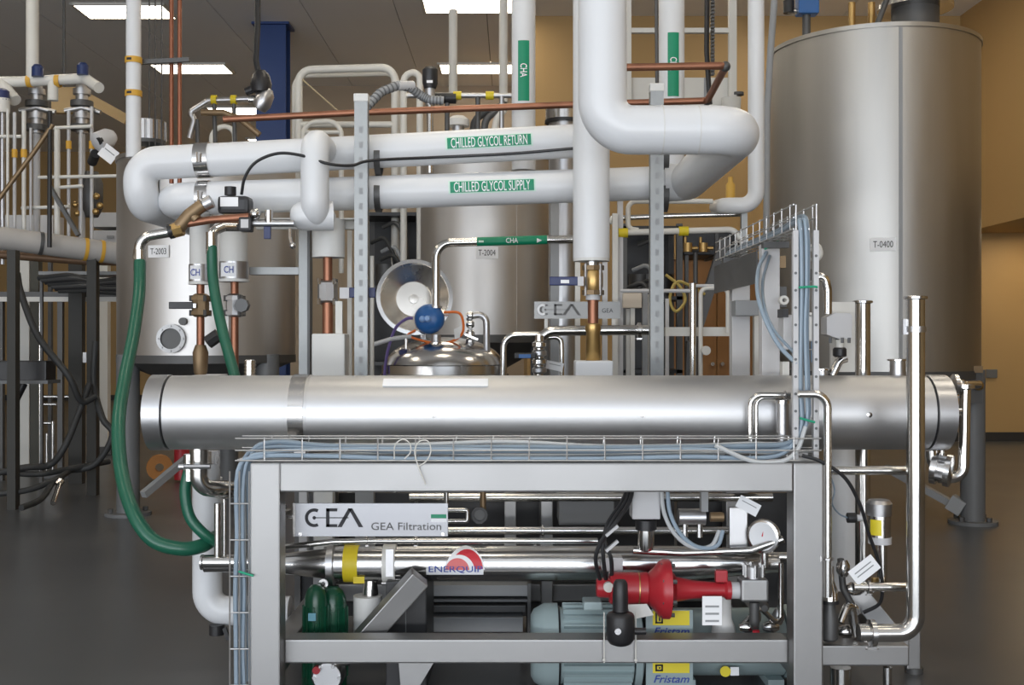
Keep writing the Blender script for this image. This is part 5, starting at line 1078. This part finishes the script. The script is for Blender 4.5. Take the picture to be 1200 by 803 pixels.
s = T('left_edge_valve', 'white bodied valve with navy cap at the header start', 'valve'); pt('cap', M().lathe(P(3, 118, dL-.2), 'z', [(0, .06), (.08, .055), (.1, .03)], 14), navy, s); pt('body', M().cyl(P(3, 124, dL-.2), 'z', .12, .06), paintw, s); pt('leg', M().cyl(P(3, 220, dL-.2), 'z', 1.3, .02), satin, s)
s = T('tan_duct', 'tan square duct slanting up behind the two agitator stacks', 'duct'); tdm = mat('tan_duct_paint', (.55, .38, .18), .6)
pt('slanted_run', M().bar(P(90, 108, 11), P(150, 141, 11), .1, .1), tdm, s); pt('panel', M().bxp(60, 98, 102, 132, 11, 11.08), tdm, s); pt('hanger', M().pipe([P(75, 104, 11.05), Vector((X(75, 11.05), 11.05, HC))], .015, 0, 8), darkst, s)
LBL = ['slim vertical tube with orange clip', 'slim vertical process tube']
for i, (px, t0, t1, rp, m_) in enumerate(((9, 128, 290, 1.6, paintw), (17, 132, 290, 2, lgrey), (28, 130, 288, 2.4, paintw), (36, 150, 300, 1.6, lgrey), (67, 152, 288, 3.4, paintw), (80.5, 130, 305, 2, lgrey), (95, 155, 300, 1.8, lgrey), (107.5, 125, 330, 2, lgrey))):
    s = T('process_tube', ['thin pale tube nearest the navy capped valve', 'grey tube with orange clip paired with a pale one', 'pale tube with orange clip paired with a grey one', 'thin grey tube beside the left agitator leg', 'thick pale tube right of the black pole', 'grey tube with orange clip left of the right agitator leg', 'thin plain grey tube hard against the right agitator leg', 'grey tube with orange clip by the dark bulky valve'][i], 'pipe', 'tubes of the far left pipe rack')
    pt('tube', M().pipe([P(px, t0, dL-.3+.05*i), P(px, t1, dL-.3+.05*i)], S(rp, dL), 0, 10), m_, s)
    if i in (1, 2, 5, 7): pt('orange_clip', M().ring(P(px, 170 if i > 2 else 180, dL-.3+.05*i), 'z', .07, S(rp, dL), S(rp+1.2, dL)), MT['orange_band'], s)
    if i == 7: pt('offset_arm', M().pipe([P(px, 148, dL-.3+.05*i), P(106, 148, dL-.1)], S(1.5, dL), 0, 8), lgrey, s)
    if i == 6: pt('offset_arm', M().pipe([P(px, 292, dL-.3+.05*i), P(96, 290, dL+.15)], S(1.5, dL), 0, 8), lgrey, s)
one('black_pole', M().pipe([P(58.5, 130, dL-.5), P(58, 275, dL-.5), P(58, 290, dL-.5)], S(2.5, dL), 0, 10), black, 'black pole standing in the far left pipe rack', 'pole')
for i, (a, b, lab) in enumerate((((-10, 160), (25, 160), 'short level tube at the rack start'), ((25, 244), (82, 242), 'level tube halfway up the far left rack'), ((45, 208), (145, 206), 'long level tube across the far left rack'), ((60, 150), (108, 148), 'level tube under the agitator stacks'), ((66, 220), (97, 218), 'short level tube near the dark valve'))):
    one('process_tube', M().pipe([P(a[0], a[1], dL-(.24 if i == 0 else .1)), P(b[0], b[1], dL-(.24 if i == 0 else .1))], S(2, dL), 0, 10), paintw, lab, 'pipe', 'level tubes of the far left rack')
s = T('rack_diagonal', 'brown slanting tube crossing the far left rack', 'pipe'); pt('tube', M().pipe([P(-10, 245, dL-.5), P(40, 178, dL-.5), P(62, 146, dL-.5)], S(2.6, dL), 0, 10), bronze, s)
s = T('rack_diagonal', 'dark slanting strap crossing below the black pole', 'strap'); pt('strap', M().bar(P(58, 218, dL-.2), P(92, 276, dL-.2), .05, .03), darkst, s)
s = T('rack_valve', 'white round sensor housing angled beside the white band pipe', 'sensor'); pt('housing', M().lathe(P(121, 164, dL-.6), (-.5, -.6, -.4), [(-.1, .05), (-.05, .08), (.06, .08), (.08, .05)], 18), lgrey, s); pt('lens', M().cyl(P(117, 165, dL-.68), (-.5, -.6, -.4), .03, .03), black, s); pt('mount', M().pipe([P(112, 180, dL-.6), P(108, 190, dL-.5)], .04), black, s)
s = T('rack_valve', 'dark bulky valve with brass fittings in the far left rack', 'valve'); pt('body', M().lathe(P(107, 228, dL+.2), 'z', [(-.2, .06), (-.12, .1), (.1, .1), (.2, .06)], 14), darkst, s)
for p_ in ((113, 230), (117, 241), (112, 248), (88, 240), (90, 250)): pt('brass_fitting', M().ball(P(p_[0], p_[1], dL+.05), .03, 8), brass, s)
pt('string', M().pipe([P(126, 178, dL-.55), P(120, 163, dL-.6)], .004, 0, 6), ink, tag(127, 180, 20, 17, -38, dL-.66, 'pale paper tag tied to the white sensor beside the glycol elbow', 1))
s = T('grey_cabinet_bank', 'pale grey fronted bench on dark legs behind the far left rack', 'cabinet'); pt('front', M().bxp(-230, 62, 252, 282, 12.0, 12.3), lgrey, s, .005)
for px in (-228, -80, 58): pt('leg', M().bxp(px-2, px+2, 282, 542, 12.02, 12.07), darkst, s)
s = T('drawer_bench', 'white drawer unit with handle left of the satin tank', 'drawers'); pt('drawer', M().bxp(105, 148, 249, 266, 10.8, 11.3), lgrey, s, .004); pt('drawer', M().bxp(105, 148, 270, 287, 10.8, 11.3), lgrey, s, .004); pt('handle', M().bxp(125, 133, 276, 279, 10.78, 10.8), mgrey, s); [pt('leg', M().bxp(px-2, px+2, 287, 556.5, 10.88, 10.93), darkst, s) for px in (108, 145)]
# big sloping pipe with supports
s = T('sloping_duct_pipe', 'large grey beige pipe with dark joints crossing the far left rack', 'pipe')
A_, B_ = P(-270, 243, 8.2), P(150, 299, 9.6); pt('insulation', M().pipe([A_, B_], S(13.5, 9), 0, 24), mat('grey_beige_wrap', (.42, .40, .38), .6, 0, .1, 4), s)
for k in (.726, .863, .914): pt('joint_band', M().ring(A_.lerp(B_, k), B_-A_, .03, S(13.5, 9), S(14.2, 9), 24), (darkst, MT['orange_band'], MT['orange_band'])[(.726, .863, .914).index(k)], s)
one('rusty_pipe', M().pipe([P(-270, 268, 8.4), P(-20, 297, 9.2), P(100, 306, 9.5), P(148, 307, 9.6)], S(5, 9.2), .1, 14), mat('rusty_pipe_paint', (.20, .12, .07), .5, .4, .3, 8), 'rusty brown pipe slung under the large sloping pipe', 'pipe')
s = T('white_column', 'white steel column with dark side flange below the sloping pipe', 'column'); dW = 11.4
pt('face', M().bxp(20, 34, 305, 549.7, dW, dW+.1), paintw, s); pt('flange', M().bxp(34, 45, 300, 549.7, dW+.02, dW+.12), mat('dark_olive_paint', (.07, .068, .055), .6), s); pt('base', M().bxp(16, 48, 546, 549.7, dW-.05, dW+.2), darkst, s)
s = T('white_column', 'slimmer white column beside the satin tank leg', 'column'); pt('face', M().bxp(114, 126, 300, 527, 12.8, 12.9), paintw, s); pt('base', M().bxp(110, 130, 524, 533.5, 12.75, 12.95), darkst, s)
for px, w2, lab, d in ((13, 5, 'dark steel post at the rack start', 8.6), (88, 8, 'broad dark post under the sloping pipe', 10.2), (107, 5.5, 'dark post with pale tag under the sloping pipe', 9.4)):
    s = T('rack_post', lab, 'post'); pt('post', M().bxp(px-w2, px+w2, 293, 401.5+1690/d, d, d+.08), mat('near_black_olive', (.035, .034, .03), .6), s)
    if px == 107: pt('tag', M().bxp(97, 101, 413, 425, d-.01, d), paper, s)
s = T('bench_rail', 'white edged dark bench top across the far left rack', 'bench'); pt('edge', M().bxp(-260, 148, 348, 353.5, 10.4, 10.45), paintw, s); pt('top', M().bxp(-260, 148, 342, 348, 10.4, 11.0), darkst, s)
for px in (-255, -120, 0, 70, 146): pt('leg', M().bxp(px-3, px+3, 353, 564, 10.41, 10.46), darkst, s)
s = T('hose_shelf', 'dark shelf crammed with black hoses under the sloping pipe', 'shelf')
pt('shelf', M().bxp(45, 146, 318, 322, 9.9, 10.3), mgrey, s)
for k in range(7): pt('hose', M().pipe([P(45+k*4, 326+k*2.5, 9.9), P(80+k*5, 322+k*3, 9.85), P(115, 330+k*2, 9.9), P(146, 326+k*3, 9.95)], .022, .2, 8), (rubber, darkst, black)[k % 3], s)
for px in (48, 143): pt('leg', M().bxp(px-1.5, px+1.5, 322, 572, 9.92, 9.95), darkst, s)
one('safety_cap', M().lathe(Vector((X(137, 10.55), 10.55, Z(342, 10.4))), 'z', [(0, .08), (.05, .08), (.09, .04)], 14), red, 'red rounded plastic cap resting on the bench beside the satin tank', 'cap')
s = T('black_control_box', 'black wall box on a dark arm at the far left', 'box'); pt('case', M().bxp(-40, 54, 423, 447, 8.9, 9.1), black, s, .01); pt('ledge', M().bxp(-40, 56, 446, 450, 8.85, 9.1), dgrey, s); pt('arm', M().pipe([P(28, 450, 9.0), P(18, 470, 9.0), P(14, 500, 9.0), P(12, 588, 9.0)], .03, .1), black, s)
# drooping and trailing hoses
hs = [([(20, 320, 9), (25, 345, 9), (45, 395, 9), (80, 440, 9), (95, 470, 9.1), (112, 465, 9.2)], 'drooping from the sloping pipe to the dark post'),
      ([(105, 450, 9.2), (90, 490, 9.1), (75, 525, 9.0), (58, 545, 9.0), (30, 548, 8.9), (-20, 556, 8.9), (-120, 560, 8.8)], 'curving down from the tagged post to the floor'),
      ([(112, 400, 9.3), (110, 450, 9.3), (120, 490, 9.2), (132, 510, 9.2), (110, 545, 9.2), (70, 552, 9.2)], 'hooked round the slim white column foot'),
      ([(-150, 552, 9.0), (-20, 552, 9.0), (40, 556, 8.9), (80, 550, 9.1), (128, 541, 9.4)], 'lying straight along the floor'),
      ([(-20, 580, 8.6), (30, 575, 8.7), (65, 562, 8.9), (80, 553, 9.1)], 'snaking forward over the floor'),
      ([(25, 600, 8.35), (48, 585, 8.6), (62, 565, 8.9)], 'curling short on the floor')]
for i, (p_, lab) in enumerate(hs):
    q = [P(a, b, d) for a, b, d in p_]; q = [Vector((v.x, v.y, max(v.z, .035+.004*i))) for v in q]
    one('floor_hose', M().pipe([Vector((v.x, v.y, max(v.z, .03))) for v in smooth(q, 6)], .027 if i < 3 else .024, 0, 10, 6), rubber, 'black rubber hose '+lab, 'hose', 'black hoses on the far left')
s = T('floor_manifold', 'low steel pipe manifold standing on the floor by the hoses', 'manifold')
dm = 10.6
for px, t0 in ((47, 355), (55, 508), (62, 494), (69, 468), (82, 466)): pt('riser', M().pipe([P(px, t0, dm), P(px, 556, dm)], S(1.8, dm), 0, 10), tube, s)
for a, b, y in ((47, 82, 465), (47, 66, 474), (50, 60, 496)): pt('cross_tube', M().pipe([P(a, y, dm), P(b, y, dm)], S(1.7, dm), 0, 10), tube, s)
pt('base', M().bxp(44, 86, 554, 561, dm-.02, dm+.1), darkst, s)
s = T('steel_hose_end', 'polished hose end coupling resting on the floor hoses', 'coupling'); pt('sleeve', M().pipe([P(62, 590, 8.6), P(70, 566, 8.9)], .02, 0, 10), tube, s); pt('nut', M().cyl(P(70, 566, 8.9), (.3, .5, .5), .05, .03, 8), steel, s)
s = T('upright_pump', 'slim grey pump body standing between the posts', 'pump'); pt('body', M().lathe(P(107, 545, 11.0), 'z', [(0, .08), (.04, .08), (.05, .05), (.5, .05), (.55, .03), (.75, .03)], 14), satin, s); pt('base_ball', M().ball(P(106, 509, 10.9), .04), steel, s)
# bits below the shell, far side
s = T('floor_brace', 'grey slanted brace between the satin tank legs', 'brace'); pt('rod', M().bar(P(168, 580, 8.2), P(222, 535, 8.6), .05, .05), mgrey, s)
one('orange_reel', M().ring(Vector((X(187, 10.5), 10.5, .12)), (.3, -1, 0), .1, .04, .12, 18), mat('orange_reel_paint', (.5, .2, .03), .5), 'orange cable reel on the floor behind the satin tank leg', 'reel')
one('red_extinguisher', M().lathe(P(213, 562, 10.4), 'z', [(0, .07), (.32, .07), (.38, .03), (.42, .03)], 16), red, 'red extinguisher standing behind the shell end', 'extinguisher')
# ================================================================ give every thing its base point
bpy.context.view_layer.update()
_done = {}
def desc(o):
    for c in o.children:
        yield c; yield from desc(c)
for o in [q for q in bpy.data.objects if q.parent is None and q.type in ('EMPTY', 'MESH')]:
    if o.type == 'EMPTY':
        mn, mx = Vector((9e9,)*3), Vector((-9e9,)*3)
        for c in desc(o):
            for k in c.data.vertices:
                p = k.co
                for i in range(3): mn[i] = min(mn[i], p[i]); mx[i] = max(mx[i], p[i])
        base = Vector(((mn.x+mx.x)/2, (mn.y+mx.y)/2, mn.z)); o.location += base
        for c in o.children: c.location = -base
    elif not o.get('kind'):
        me = o.data
        if me.name not in _done:
            vs = [k.co.copy() for k in me.vertices]
            mn = [min(k[i] for k in vs) for i in range(3)]; mx = [max(k[i] for k in vs) for i in range(3)]
            base = Vector(((mn[0]+mx[0])/2, (mn[1]+mx[1])/2, mn[2])); me.transform(Matrix.Translation(-base)); _done[me.name] = base
        o.location += _done[me.name]
        for c in o.children: c.location = -_done[me.name]
